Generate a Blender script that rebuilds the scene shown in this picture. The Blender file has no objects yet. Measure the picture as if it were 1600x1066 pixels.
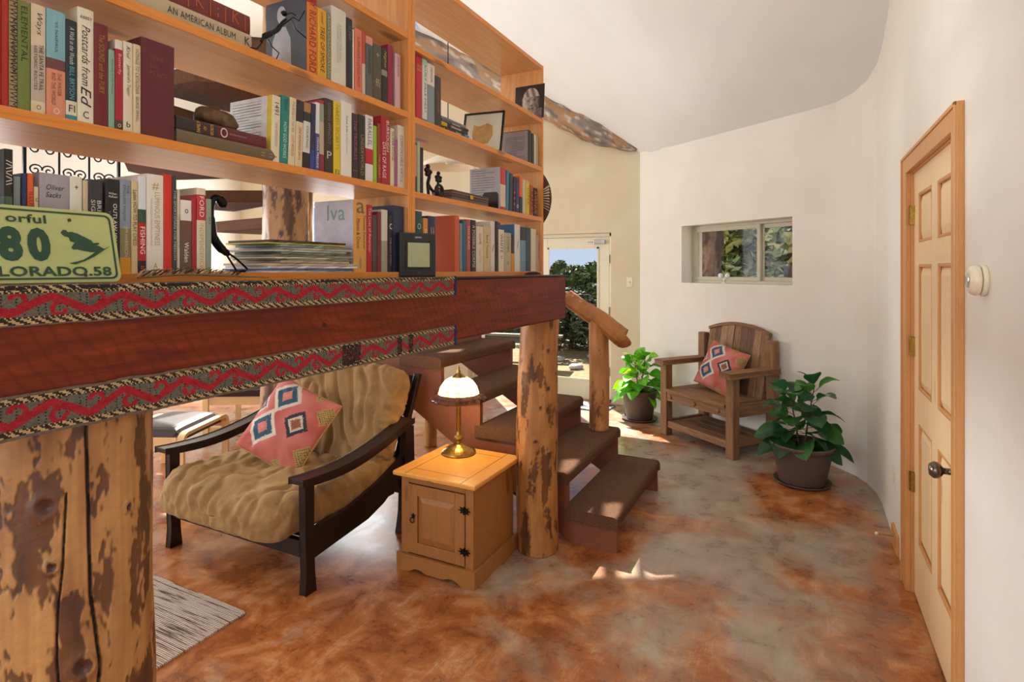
import bpy, math, random
from mathutils import Vector, Matrix, noise
C = bpy.context.scene.collection
rnd = random.Random(7)
PI = math.pi
def hexc(h, a=1.0):
    h = h.lstrip('#'); v = [int(h[i:i+2], 16)/255 for i in (0, 2, 4)]
    return tuple((c/12.92 if c <= .04045 else ((c+.055)/1.055)**2.4) for c in v) + (a,)
# ------------------------------------------------------------------ camera, world, sun, fill, exposure
ANG = math.radians(26.9); CA, SA, F, HX, HY, EYE = math.cos(ANG), math.sin(ANG), 887.0, 800.0, 422.0, 1.53
cam_d = bpy.data.cameras.new('camera'); cam = bpy.data.objects.new('camera', cam_d); C.objects.link(cam)
cam.location = (0, 0, EYE); cam.rotation_euler = (PI/2, 0, ANG)
cam_d.sensor_width = 36; cam_d.lens = F/1600*36; cam_d.shift_y = -(533-HY)/1600; cam_d.clip_start = .02; cam_d.clip_end = 300
sc = bpy.context.scene; sc.camera = cam
sc.view_settings.view_transform = 'Standard'; sc.view_settings.look = 'None'; sc.view_settings.gamma = 1
sc.view_settings.exposure = 0.32
sc.cycles.max_bounces = 10; sc.cycles.diffuse_bounces = 6; sc.cycles.transparent_max_bounces = 16
sc.cycles.sample_clamp_indirect = 6; sc.cycles.caustics_reflective = False; sc.cycles.caustics_refractive = False
SUND = Vector((1.15, -1.33, -1.81)).normalized()       # the way sunlight travels
w = bpy.data.worlds.new('sky'); sc.world = w; w.use_nodes = True
nt = w.node_tree; bg = nt.nodes['Background']
tc = nt.nodes.new('ShaderNodeTexCoord'); sp = nt.nodes.new('ShaderNodeSeparateXYZ'); rp = nt.nodes.new('ShaderNodeValToRGB')
nt.links.new(tc.outputs['Generated'], sp.inputs[0]); nt.links.new(sp.outputs['Z'], rp.inputs[0]); nt.links.new(rp.outputs[0], bg.inputs[0])
rp.color_ramp.elements[0].color = (.66, .80, 1, 1); rp.color_ramp.elements[0].position = 0
rp.color_ramp.elements[1].color = (.30, .48, .85, 1); rp.color_ramp.elements[1].position = .6
bg.inputs[1].default_value = .68
sl = bpy.data.lights.new('sun', 'SUN'); sl.energy = 12.5; sl.angle = .008; sl.color = (1, .95, .86)
so = bpy.data.objects.new('sun', sl); C.objects.link(so); so.rotation_euler = SUND.to_track_quat('-Z', 'Y').to_euler()
def area(name, loc, to, sx, sy, e, col=(1, .96, .9)):
    l = bpy.data.lights.new(name, 'AREA'); l.shape = 'RECTANGLE'; l.size = sx; l.size_y = sy; l.energy = e; l.color = col
    o = bpy.data.objects.new(name, l); C.objects.link(o); o.location = loc
    o.rotation_euler = (Vector(to)-Vector(loc)).to_track_quat('-Z', 'Y').to_euler(); return o
# daylight lamps at the left and far windows; the front one is added fill
area('fill_behind_camera', (-1.93, -2.68, 1.85), (-1.93, 5, 1.5), 3.1, 1.8, 85, (.93, .97, 1))  # unseen fill lamp added behind the camera
area('daylight_left_window', (-8.38, 1.6, 1.8), (0, 1.6, 1.5), 3.1, 1.7, 300, (.95, .98, 1))
area('daylight_far_window', (-6.35, 6.50, 1.72), (-6.35, 0, 1.4), 2.2, 1.55, 120, (.97, .99, 1))
# ------------------------------------------------------------------ survey helpers: camera sight lines onto real planes
def dep(x, y): return -SA*x + CA*y
def kk(px): return (px-HX)/F
def onx(px, X):                       # y of the point seen at column px on the plane x = X
    k = kk(px); return X*(CA+SA*k)/(-SA+CA*k)
def ony(px, Y):
    k = kk(px); return Y*(-SA+CA*k)/(CA+SA*k)
def zat(py, x, y): return EYE+(HY-py)*dep(x, y)/F
def atz(px, py, z):
    d = F*(EYE-z)/(py-HY); s = kk(px)*d
    return Vector((-SA*d+CA*s, CA*d+SA*s, z))
# ------------------------------------------------------------------ mesh collector
WHITE = (1, 1, 1, 1)
class MB:
    def __init__(s): s.v = []; s.f = []; s.c = []; s.m = []
    def face(s, idx, c=WHITE, m=0): s.f.append(tuple(idx)); s.c.append(c); s.m.append(m)
    def quad(s, a, b, c_, d, col=WHITE, m=0):
        n = len(s.v); s.v += [tuple(a), tuple(b), tuple(c_), tuple(d)]; s.face((n, n+1, n+2, n+3), col, m)
    def box(s, x0, y0, z0, x1, y1, z1, c=WHITE, m=0):
        x0, x1 = min(x0, x1), max(x0, x1); y0, y1 = min(y0, y1), max(y0, y1); z0, z1 = min(z0, z1), max(z0, z1)
        n = len(s.v); s.v += [(x0, y0, z0), (x1, y0, z0), (x1, y1, z0), (x0, y1, z0), (x0, y0, z1), (x1, y0, z1), (x1, y1, z1), (x0, y1, z1)]
        for q in ((0, 3, 2, 1), (4, 5, 6, 7), (0, 1, 5, 4), (1, 2, 6, 5), (2, 3, 7, 6), (3, 0, 4, 7)): s.face([n+i for i in q], c, m)
        return s
    def obox(s, M, sx, sy, sz, c=WHITE, m=0):                    # box with full sizes about its centre, placed by M
        n = len(s.v)
        for p in ((-1, -1, -1), (1, -1, -1), (1, 1, -1), (-1, 1, -1), (-1, -1, 1), (1, -1, 1), (1, 1, 1), (-1, 1, 1)):
            s.v.append(tuple(M @ Vector((p[0]*sx/2, p[1]*sy/2, p[2]*sz/2))))
        for q in ((0, 3, 2, 1), (4, 5, 6, 7), (0, 1, 5, 4), (1, 2, 6, 5), (2, 3, 7, 6), (3, 0, 4, 7)): s.face([n+i for i in q], c, m)
        return s
    def prism(s, poly, axis, a0, a1, c=WHITE, m=0):               # polygon (list of 2-D points) extruded along axis
        def P(p, a):
            return {'x': (a, p[0], p[1]), 'y': (p[0], a, p[1]), 'z': (p[0], p[1], a)}[axis]
        n = len(s.v); k = len(poly)
        s.v += [P(p, a0) for p in poly] + [P(p, a1) for p in poly]
        s.face(range(n, n+k), c, m); s.face(range(n+2*k-1, n+k-1, -1), c, m)
        for i in range(k): j = (i+1) % k; s.face((n+i, n+j, n+k+j, n+k+i), c, m)
        return s
    def tube(s, pts, r, n=10, cap=True, c=WHITE, m=0, flat=1.0):
        pts = [Vector(p) for p in pts]; R = r if hasattr(r, '__len__') else [r]*len(pts)
        t = (pts[1]-pts[0]).normalized(); up = Vector((0, 0, 1)) if abs(t.z) < .9 else Vector((1, 0, 0))
        u = (up - t*up.dot(t)).normalized(); b0 = len(s.v)
        for i, p in enumerate(pts):
            t = (pts[min(i+1, len(pts)-1)]-pts[max(i-1, 0)]).normalized()
            u = (u-t*u.dot(t)).normalized(); w_ = t.cross(u)
            for k in range(n):
                a = 2*PI*k/n; s.v.append(tuple(p+(u*math.cos(a)*flat+w_*math.sin(a))*R[i]))
        for i in range(len(pts)-1):
            for k in range(n):
                a = b0+i*n+k; b = b0+i*n+(k+1) % n; s.face((a, b, b+n, a+n), c, m)
        if cap:
            s.face([b0+k for k in range(n)][::-1], c, m); s.face([b0+(len(pts)-1)*n+k for k in range(n)], c, m)
        return s
    def lathe(s, prof, n=32, cx=0, cy=0, c=WHITE, m=0, mod=None, cols=None):    # prof: (r, z) pairs
        b0 = len(s.v)
        for (r, z) in prof:
            for k in range(n):
                a = 2*PI*k/n; rr = r*(mod(a, z) if mod else 1); s.v.append((cx+rr*math.cos(a), cy+rr*math.sin(a), z))
        for i in range(len(prof)-1):
            for k in range(n):
                a = b0+i*n+k; b = b0+i*n+(k+1) % n; s.face((a, b, b+n, a+n), cols[i] if cols else c, m)
        return s
    def ball(s, p, r, n=12, c=WHITE, sz=1.0, m=0):
        p = Vector(p); b0 = len(s.v); K = n//2
        for i in range(K+1):
            th = PI*i/K
            for k in range(n):
                a = 2*PI*k/n; s.v.append((p.x+r*math.sin(th)*math.cos(a), p.y+r*math.sin(th)*math.sin(a), p.z+r*sz*math.cos(th)))
        for i in range(K):
            for k in range(n):
                a = b0+i*n+k; b = b0+i*n+(k+1) % n; s.face((a, a+n, b+n, b), c, m)
        return s
    def xf(s, M):
        s.v = [tuple(M @ Vector(p)) for p in s.v]; return s
def obj(name, mb, mat, parent=None, smooth=False, bevel=0, sub=0, loc=None, rot=None, auto=None):
    me = bpy.data.meshes.new(name); me.from_pydata(mb.v, [], mb.f)
    mats = mat if isinstance(mat, (list, tuple)) else [mat]
    for m in mats: me.materials.append(m)
    if any(mb.m): me.polygons.foreach_set('material_index', mb.m)
    if any(c is not WHITE for c in mb.c):
        ca = me.color_attributes.new('Col', 'FLOAT_COLOR', 'CORNER'); buf = []
        for c, p in zip(mb.c, mb.f):
            if isinstance(c, list):
                for q in c: buf.extend(q)
            else: buf.extend(c*len(p))
        ca.data.foreach_set('color', buf)
    me.validate(); me.update()
    if smooth: me.polygons.foreach_set('use_smooth', [True]*len(me.polygons))
    o = bpy.data.objects.new(name, me); C.objects.link(o)
    if parent: o.parent = parent
    if loc: o.location = loc
    if rot: o.rotation_euler = rot
    if bevel:
        b = o.modifiers.new('bevel', 'BEVEL'); b.width = bevel; b.segments = 2; b.limit_method = 'ANGLE'; b.angle_limit = .6
    if sub:
        b = o.modifiers.new('sub', 'SUBSURF'); b.levels = sub; b.render_levels = sub
    return o
def tag(o, label, cat, group=None):
    o['label'] = label; o['category'] = cat
    if group: o['group'] = group
    return o
def thing(name, label, cat, loc=(0, 0, 0), rz=0, group=None, rot=None):
    o = bpy.data.objects.new(name, None); C.objects.link(o); o.location = loc; o.rotation_euler = rot or (0, 0, rz); o.empty_display_size = .05
    return tag(o, label, cat, group)
def struct(name, mb, mat, **k):
    o = obj(name, mb, mat, **k); o['kind'] = 'structure'; return o
# lettering: collected and turned to meshes at the end, fitted in a box
TEXTS = []
def text(s, parent, o, d, up, L, h, mat, shear=0, name='lettering', bold=0, stretch=0):
    """string s centred at o, running along d with glyph tops towards up, fitted into length L and height h"""
    cu = bpy.data.curves.new(name, 'FONT'); cu.body = s; cu.size = 1; cu.shear = shear; cu.offset = bold; cu.resolution_u = 3
    cu.space_character = 1.05
    ob = bpy.data.objects.new('tmp_text', cu); C.objects.link(ob)
    TEXTS.append((ob, parent, Vector(o), Vector(d).normalized(), Vector(up).normalized(), L, h, mat, name, stretch))
def bake_texts():
    dg = bpy.context.evaluated_depsgraph_get()
    for ob, parent, o, d, up, L, h, mat, name, stretch in TEXTS:
        me = bpy.data.meshes.new_from_object(ob.evaluated_get(dg)); me.name = name
        if len(me.vertices):
            xs = [v.co.x for v in me.vertices]; ys = [v.co.y for v in me.vertices]
            w_, h_ = max(xs)-min(xs), max(ys)-min(ys); cx, cy = (max(xs)+min(xs))/2, (max(ys)+min(ys))/2
            s = min(L/max(w_, 1e-6), h/max(h_, 1e-6)); sx = s; sy = s
            if stretch: sx = min(L/w_, s*(1+stretch)); sy = min(h/h_, s*(1+stretch))
            for v in me.vertices: v.co = o + d*((v.co.x-cx)*sx) + up*((v.co.y-cy)*sy)
            me.materials.clear(); me.materials.append(mat)
            r = bpy.data.objects.new(name, me); C.objects.link(r); r.parent = parent
        bpy.data.objects.remove(ob)
    TEXTS.clear()
# ------------------------------------------------------------------ materials
class NG:
    def __init__(s, name):
        s.m = bpy.data.materials.new(name); s.m.use_nodes = True; s.t = s.m.node_tree; s.b = s.t.nodes['Principled BSDF']
        s.tc = s.t.nodes.new('ShaderNodeTexCoord')
    def n(s, typ, **k):
        x = s.t.nodes.new('ShaderNode'+typ)
        for a, v in k.items(): setattr(x, a, v)
        return x
    def l(s, a, b): s.t.links.new(a, b)
    def mapped(s, scale, rot=(0, 0, 0), src='Object', loc=(0, 0, 0)):
        mp = s.n('Mapping'); mp.inputs['Scale'].default_value = scale; mp.inputs['Rotation'].default_value = rot; mp.inputs['Location'].default_value = loc
        s.l(s.tc.outputs[src], mp.inputs[0]); return mp.outputs[0]
    def noise(s, vec, sc_=5, det=4, rough=.55, dist=0):
        x = s.n('TexNoise'); x.inputs['Scale'].default_value = sc_; x.inputs['Detail'].default_value = det
        x.inputs['Roughness'].default_value = rough; x.inputs['Distortion'].default_value = dist
        if vec is not None: s.l(vec, x.inputs['Vector'])
        return x.outputs['Fac']
    def ramp(s, fac, stops):
        r = s.n('ValToRGB'); e = r.color_ramp.elements
        while len(e) < len(stops): e.new(.5)
        for q, (p, c) in zip(e, stops): q.position = p; q.color = c if not isinstance(c, str) else hexc(c)
        s.l(fac, r.inputs[0]); return r.outputs[0]
    def mix(s, fac, a, b, mode='MIX'):
        x = s.n('Mix', data_type='RGBA', blend_type=mode)
        for sock, v in ((x.inputs[0], fac), (x.inputs[6], a), (x.inputs[7], b)):
            if hasattr(v, 'is_output'): s.l(v, sock)
            elif isinstance(v, str): sock.default_value = hexc(v)
            else: sock.default_value = v
        return x.outputs[2]
    def math(s, op, a, b=0):
        x = s.n('Math', operation=op)
        for sock, v in ((x.inputs[0], a), (x.inputs[1], b)):
            if hasattr(v, 'is_output'): s.l(v, sock)
            else: sock.default_value = v
        return x.outputs[0]
    def bump(s, h, st=.3, dist=.01):
        x = s.n('Bump'); x.inputs['Strength'].default_value = st; x.inputs['Distance'].default_value = dist
        s.l(h, x.inputs['Height']); s.l(x.outputs[0], s.b.inputs['Normal'])
    def fin(s, col=None, rough=.5, metal=0, spec=None, coat=0):
        if col is not None:
            if hasattr(col, 'is_output'): s.l(col, s.b.inputs['Base Color'])
            else: s.b.inputs['Base Color'].default_value = hexc(col) if isinstance(col, str) else col
        if hasattr(rough, 'is_output'): s.l(rough, s.b.inputs['Roughness'])
        else: s.b.inputs['Roughness'].default_value = rough
        s.b.inputs['Metallic'].default_value = metal
        if spec is not None: s.b.inputs['Specular IOR Level'].default_value = spec
        if coat: s.b.inputs['Coat Weight'].default_value = coat; s.b.inputs['Coat Roughness'].default_value = .15
        return s.m
_pc = {}
def plain(h, rough=.5, metal=0, name=None, var=.12, vs=30, bump=0):
    key = (h, rough, metal, var, bump)
    if key in _pc: return _pc[key]
    g = NG(name or 'surface_'+h.strip('#')); c = hexc(h)
    nz = g.noise(g.mapped((1, 1, 1)), vs, 3)
    lo = tuple(x*(1-var) for x in c[:3])+(1,); hi = tuple(min(1, x*(1+var)) for x in c[:3])+(1,)
    if bump: g.bump(nz, bump, .004)
    _pc[key] = g.fin(g.ramp(nz, [(.3, lo), (.7, hi)]), rough, metal); return _pc[key]
def attr_mat(name, rough=.6, bump=0, bs=200, dist=.002, sheen=0, spec=None, fine=.0):
    g = NG(name); a = g.n('Attribute', attribute_name='Col'); col = a.outputs['Color']
    nz = g.noise(g.mapped((1, 1, 1)), bs, 4)
    if fine: col = g.mix(1.0, col, g.ramp(nz, [(.2, (1-fine,)*3+(1,)), (.8, (1, 1, 1, 1))]), 'MULTIPLY')
    if bump: g.bump(nz, bump, dist)
    if sheen: g.b.inputs['Sheen Weight'].default_value = sheen
    return g.fin(col, rough, spec=spec)
def wood(name, stops, axis='y', scale=1.0, rough=.45, knots=True, knot='#5a2c10', bump=.12, coat=0, stretch=14):
    g = NG(name); s_ = {'x': (1, stretch, stretch), 'y': (stretch, 1, stretch), 'z': (stretch, stretch, 1)}[axis]
    s_ = tuple(v*scale for v in s_)
    vec = g.mapped(s_); n1 = g.noise(vec, 2.2, 6, .6, 1.2); n2 = g.noise(vec, 14, 3, .7, .5)
    f = g.math('ADD', g.math('MULTIPLY', n1, .72), g.math('MULTIPLY', n2, .28))
    col = g.ramp(f, stops)
    if knots:
        k_ = {'x': (1.2, 4, 4), 'y': (4, 1.2, 4), 'z': (4, 4, 1.2)}[axis]
        v = g.n('TexVoronoi'); v.inputs['Scale'].default_value = 1.6*scale; g.l(g.mapped(k_), v.inputs['Vector'])
        v.inputs['Randomness'].default_value = 1
        kf = g.ramp(v.outputs['Distance'], [(0, (1, 1, 1, 1)), (.09, (.75, .75, .75, 1)), (.16, (0, 0, 0, 1))])
        col = g.mix(g.math('MULTIPLY', kf, .8), col, knot)
    g.bump(f, bump, .003)
    return g.fin(col, rough, coat=coat)
def glass_mat(name, tint=(1, 1, 1, 1), rough=0, refl=.006):
    g = NG(name); t = g.n('BsdfTransparent'); t.inputs[0].default_value = tint
    gl = g.n('BsdfGlossy'); gl.inputs['Roughness'].default_value = max(rough, .02)
    mx = g.n('MixShader'); mx.inputs[0].default_value = refl*.5; g.l(t.outputs[0], mx.inputs[1]); g.l(gl.outputs[0], mx.inputs[2])
    out = g.t.nodes['Material Output']; g.l(mx.outputs[0], out.inputs[0]); return g.m
def emit_mat(name, col, st):
    g = NG(name); g.b.inputs['Emission Color'].default_value = col; g.b.inputs['Emission Strength'].default_value = st
    return g.fin(col, .5)
PINE = wood('varnished_pine', [(.2, '#b57b3f'), (.45, '#d19d62'), (.62, '#dcae78'), (.85, '#b9854a')], 'y', 1, .33, coat=.2)
PINEZ = wood('varnished_pine_upright', [(.2, '#ad713a'), (.45, '#c98f56'), (.62, '#d3a26c'), (.85, '#b57a42')], 'z', 1, .33, coat=.2)
EDGE = wood('honey_pine_edge', [(.2, '#b75f10'), (.5, '#dd8a2a'), (.85, '#b8640f')], 'y', 1.5, .3, coat=.3)
EDGEZ = wood('honey_pine_edge_upright', [(.2, '#b75f10'), (.5, '#dd8a2a'), (.85, '#b8640f')], 'z', 1.5, .3, coat=.3)
DOORW = wood('clear_pine_door', [(.2, '#e3b982'), (.5, '#f0d3a6'), (.8, '#e6c08c')], 'z', .8, .4)
CASING = wood('pine_casing', [(.2, '#ad7038'), (.5, '#cf955a'), (.8, '#b97c44')], 'z', 1, .42, knots=False)
CABW = wood('waxed_pine', [(.2, '#754726'), (.5, '#a06d3c'), (.8, '#88562d')], 'z', 1.2, .38, knot='#5b2a0e')
CABT = wood('waxed_pine_top', [(.2, '#c17622'), (.5, '#e2a14a'), (.8, '#cc8330')], 'y', 1.2, .28, knot='#7b3a10', coat=.3)
ESP = plain('#1d1210', .3, name='espresso_wood', var=.25)
BIRCH = wood('birch_bentwood', [(.2, '#dcb27a'), (.5, '#ecc996'), (.8, '#e2b983')], 'y', 1, .35, knots=False)
LEATHER = plain('#352c30', .35, name='dark_leather', bump=.2, vs=120)
BLACKM = plain('#141313', .4, .6, name='black_iron')
CARPET = NG('brown_carpet'); _n = CARPET.noise(CARPET.mapped((1, 1, 1)), 260, 3, .8)
CARPET.bump(_n, .9, .006); CARPET = CARPET.fin(CARPET.ramp(_n, [(.3, '#3f2b1d'), (.5, '#6a4c38'), (.72, '#937258')]), .95, spec=.1)
STRING = plain('#7d4830', .55, name='brown_painted_stringer', var=.08)
LOGM = attr_mat('peeled_log', .5, .5, 60, .004, fine=.2)
COVER = attr_mat('book_cover', .42, .05, 300, fine=.08)
PAPER = NG('page_block'); _v = PAPER.n('TexWave', bands_direction='Y'); _v.inputs['Scale'].default_value = 260; _v.inputs['Distortion'].default_value = 1
PAPER.l(PAPER.mapped((1, 1, 1)), _v.inputs[0]); PAPER = PAPER.fin(PAPER.ramp(_v.outputs['Fac'], [(0, '#cdbf9f'), (1, '#ece1c8')]), .8)
WALLM = NG('warm_plaster'); _n = WALLM.noise(WALLM.mapped((1, 1, 1)), 2.2, 6, .6); WALLM.bump(_n, .25, .03)
WALLM = WALLM.fin(WALLM.ramp(_n, [(.3, '#e0dcd2'), (.7, '#e8e4dc')]), .85, spec=.2)
CEILM = NG('ceiling_plaster'); _n = CEILM.noise(CEILM.mapped((1, 1, 1)), 1.6, 5, .6); CEILM.bump(_n, .25, .03)
CEILM = CEILM.fin(CEILM.ramp(_n, [(.3, '#e4e6e6'), (.7, '#ebedec')]), .85, spec=.2)
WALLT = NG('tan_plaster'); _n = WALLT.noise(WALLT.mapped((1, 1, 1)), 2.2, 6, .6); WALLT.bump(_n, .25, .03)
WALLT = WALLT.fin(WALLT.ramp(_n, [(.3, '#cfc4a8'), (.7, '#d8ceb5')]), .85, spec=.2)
GLASS = glass_mat('window_glass')
DOORP = plain('#e3dfc8', .45, name='cream_door_paint', var=.04)
BRASS = plain('#a3803c', .28, .9, name='antique_brass', var=.3, vs=60)
POTM = plain('#5d4c44', .5, name='taupe_plastic', var=.05)
# ------------------------------------------------------------------ room shell
P0 = (-1.593, 6.30)
def H(x, y):
    p1 = 2.81 - .205*(x-P0[0]) - .325*(y-P0[1]); p2 = 2.81 - .62*(x-P0[0]) - .664*(y-P0[1])
    k = .12; m = max(p1, p2); h = m + k*math.log(math.exp((p1-m)/k)+math.exp((p2-m)/k)) - k*.69*math.exp(-abs(p1-p2)/k)
    return min(h, 5.0)
def wall(name, path, t, openings=(), mat=None, z0=-.02, lift=.05, top=None):
    """plaster wall along a path (seen clockwise from above, outer side on the left), with rectangular openings (s0,s1,z0,z1)"""
    pts = [Vector(p+(0,)) if len(p) == 2 else Vector(p) for p in path]
    cum = [0]
    for a, b in zip(pts, pts[1:]): cum.append(cum[-1]+(b-a).length)
    S = set(cum)
    for o in openings: S |= {o[0], o[1]}
    s_ = 0
    while s_ < cum[-1]: S.add(round(s_, 3)); s_ += .25
    S = sorted(S); S = [a for i, a in enumerate(S) if i == 0 or a-S[i-1] > 1e-4]
    def pos(s):
        i = max(j for j in range(len(cum)-1) if cum[j] <= s+1e-6); f = (s-cum[i])/(cum[i+1]-cum[i])
        p = pts[i].lerp(pts[i+1], min(f, 1))
        def nrm(j):
            q = (pts[j+1]-pts[j]).normalized(); return Vector((-q.y, q.x, 0))
        n = nrm(i)
        if f < 1e-3 and i > 0: n = (nrm(i)+nrm(i-1)).normalized()
        if f > .999 and i < len(pts)-2: n = (nrm(i)+nrm(i+1)).normalized()
        return p, n
    Z = sorted({z0} | {z for o in openings for z in (o[2], o[3])})
    mb = MB(); idx = {}
    def vid(i, j, out):
        key = (i, j, out)
        if key not in idx:
            p, n = pos(S[i]); q = p+n*t if out else p
            z = Z[j] if j < len(Z) else ((top if top else H(p.x, p.y))+lift)
            idx[key] = len(mb.v); mb.v.append((q.x, q.y, z))
        return idx[key]
    def hole(i, j):
        if i < 0 or j < 0 or i >= len(S)-1 or j >= len(Z): return None
        sm = (S[i]+S[i+1])/2; z1 = Z[j+1] if j+1 < len(Z) else 99; zm = (Z[j]+min(z1, Z[j]+.1))/2
        return any(o[0] < sm < o[1] and o[2] < zm < o[3] for o in openings)
    nj = len(Z)
    for i in range(len(S)-1):
        for j in range(nj):
            if hole(i, j): continue
            a, b, c, d = vid(i, j, 0), vid(i+1, j, 0), vid(i+1, j+1, 0), vid(i, j+1, 0)
            mb.face((a, d, c, b)[::-1] if False else (a, b, c, d))
            A, B, C_, D = vid(i, j, 1), vid(i+1, j, 1), vid(i+1, j+1, 1), vid(i, j+1, 1)
            mb.face((A, D, C_, B))
            if hole(i-1, j) or i == 0: mb.face((a, d, D, A))
            if hole(i+1, j) or i == len(S)-2: mb.face((b, B, C_, c))
            if hole(i, j-1) or j == 0: mb.face((a, A, B, b))
            if hole(i, j+1) or j == nj-1: mb.face((d, c, C_, D))
    return struct(name, mb, mat or WALLM)
WB0 = Vector((-1.593, 6.30, 0)); WBD = Vector((.445+1.593, 4.957-6.30, 0)).normalized()
def sB(px):   # distance along the window wall seen at column px
    k = kk(px); dx, dy = -SA+CA*k, CA+SA*k
    # WB0 + s*WBD = t*(dx,dy)
    den = dx*WBD.y-dy*WBD.x; return (WB0.x*dy-WB0.y*dx)/den if den else 0
def pB(s, off=0): return WB0 + WBD*s + Vector((-WBD.y, WBD.x, 0))*off
s0, s1 = sB(1065), sB(1238)
def zB(py, s): p = pB(s); return zat(py, p.x, p.y)
WZ0 = (zB(442, s0)+zB(446, s1))/2; WZ1 = (zB(352, s0)+zB(340, s1))/2
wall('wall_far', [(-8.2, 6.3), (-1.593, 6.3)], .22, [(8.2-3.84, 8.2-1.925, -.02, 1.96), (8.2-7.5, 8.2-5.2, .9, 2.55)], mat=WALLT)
wall('wall_corner', [(-1.593, 6.30), tuple(pB(2.02)[:2]), (.25, 5.07), (.36, 4.93), (.43, 4.78), (.47, 4.6), (.48, 4.4)], .30, [(s0, s1, WZ0, WZ1)])
DX = .47
wall('wall_right', [(.48, 4.4), (DX, 3.5), (DX, -2.5)], .2, [(4.4-3.262, 4.4-2.348, -.02, 1.995)])
wall('wall_front', [(DX, -2.5), (-8.2, -2.5)], .2, [(.8, 4.0, .9, 2.8)])  # unseen wall; its opening is added to let light in
wall('wall_left', [(-8.2, -2.5), (-8.2, 6.3)], .2, [(2.5, 5.7, .9, 2.7)])
# floor: acid-stained concrete, worn grey along the walkway, scratched
g = NG('stained_concrete'); v1 = g.mapped((1, 1, 1))
n1 = g.noise(v1, 1.3, 8, .62, .6); n2 = g.noise(v1, 5, 8, .7, .4); n3 = g.noise(v1, 40, 4, .7)
rust = g.ramp(n2, [(.25, '#7a4324'), (.42, '#8e4d24'), (.52, '#a8622f'), (.64, '#c48a58'), (.85, '#95603a')])
grey = g.ramp(n2, [(.3, '#8d7d6a'), (.5, '#a39886'), (.7, '#b4b0a3'), (.85, '#9c9d95')])
# wear path: distance from the walkway line
sx = g.n('SeparateXYZ'); g.l(v1, sx.inputs[0])
dline = g.math('ABSOLUTE', g.math('ADD', g.math('MULTIPLY', sx.outputs[0], .92), g.math('ADD', g.math('MULTIPLY', sx.outputs[1], .22), -.42)))
near = g.ramp(dline, [(0, (.13, .13, .13, 1)), (.6, (.02, .02, .02, 1)), (1, (0, 0, 0, 1))])
yfar = g.ramp(g.math('MULTIPLY', g.math('ADD', sx.outputs[1], -1.5), .25), [(0, (0, 0, 0, 1)), (.45, (.10, .10, .10, 1)), (1, (.13, .13, .13, 1))])
msk = g.ramp(g.math('ADD', n1, g.math('ADD', near, yfar)), [(.56, (0, 0, 0, 1)), (.72, (.9, .9, .9, 1))])
col = g.mix(msk, rust, grey)
col = g.mix(g.ramp(n3, [(.55, (0, 0, 0, 1)), (.8, (.35, .35, .35, 1))]), col, '#c09a78')
sc_ = None
for ang, s_, seed in ((.3, 9, 0), (1.2, 7, 3), (2.3, 8, 9)):
    v = g.mapped((22*s_/8, .9, 1), (0, 0, ang), loc=(seed, seed*2, 0)); q = g.noise(v, 1.2, 2, .5, 1.5)
    r = g.ramp(q, [(.495, (0, 0, 0, 1)), (.5, (1, 1, 1, 1)), (.505, (0, 0, 0, 1))])
    sc_ = r if sc_ is None else g.mix(1.0, sc_, r, 'ADD')
scr = g.mix(1.0, sc_, g.ramp(n2, [(.42, (0, 0, 0, 1)), (.6, (.5, .5, .5, 1))]), 'MULTIPLY')
col = g.mix(scr, col, '#c8b7a3')
vo = g.n('TexVoronoi', feature='DISTANCE_TO_EDGE'); vo.inputs['Scale'].default_value = .3; g.l(g.mapped((1, 1, 1), loc=(3, 1, 0)), vo.inputs['Vector'])
col = g.mix(g.ramp(g.math('ADD', vo.outputs['Distance'], g.math('MULTIPLY', n2, .02)), [(.0085, (.35, .35, .35, 1)), (.0105, (0, 0, 0, 1))]), col, '#4a2f1c')
g.bump(n2, .12, .004)
FLOORM = g.fin(col, g.ramp(n2, [(.3, (.22,)*3+(1,)), (.75, (.42,)*3+(1,))]), spec=.5)
mb = MB(); mb.box(-8.4, -2.7, -.2, .8, 6.52, 0); struct('floor', mb, FLOORM)
# unseen ceiling holes added for the sun patches, traced up from where light lands
def up_ray(x, y, z):
    t = 1.0
    for _ in range(80):
        hx = H(x-SUND.x*t, y-SUND.y*t); t += ((hx-z)/(-SUND.z)-t)*.5
    return x-SUND.x*t, y-SUND.y*t
def opening(x0, x1, y0, y1, z):
    a = up_ray((x0+x1)/2, (y0+y1)/2, z); hx, hy = (x1-x0)/2, (y1-y0)/2
    return (a[0]-hx, a[0]+hx, a[1]-hy, a[1]+hy)
HOLES = []
fp = atz(1030, 889, 0); HOLES.append(opening(fp.x-.09, fp.x+.09, fp.y-.05, fp.y+.05, 0))
p = atz(957, 800, .195); HOLES.append(opening(p.x-.065, p.x+.065, p.y-.075, p.y+.075, .195))
p = atz(890, 728, .39); HOLES.append(opening(p.x-.06, p.x+.06, p.y-.07, p.y+.07, .39))
p = atz(712, 549, .975); HOLES.append(opening(p.x-.14, p.x+.05, p.y-.05, p.y+.05, .975))
HOLES.append(opening(-6.2, -4.1, 1.7, 3.6, 0)); HOLES.append(opening(-3.95, -3.2, 2.2, 3.4, 0)); HOLES.append(opening(-3.1, -2.5, 3.45, 3.8, 0))
xs = [-8.45+.25*i for i in range(38)]; ys = [-2.72+.25*i for i in range(39)]
for h in HOLES: xs += [h[0], h[1]]; ys += [h[2], h[3]]
xs = sorted(x for x in xs if x <= .85)+[.85]; ys = sorted(y for y in ys if y <= 6.6)+[6.6]
mb = MB()
for y in ys:
    for x in xs: mb.v.append((x, y, H(x, y)))
nx = len(xs)
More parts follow.
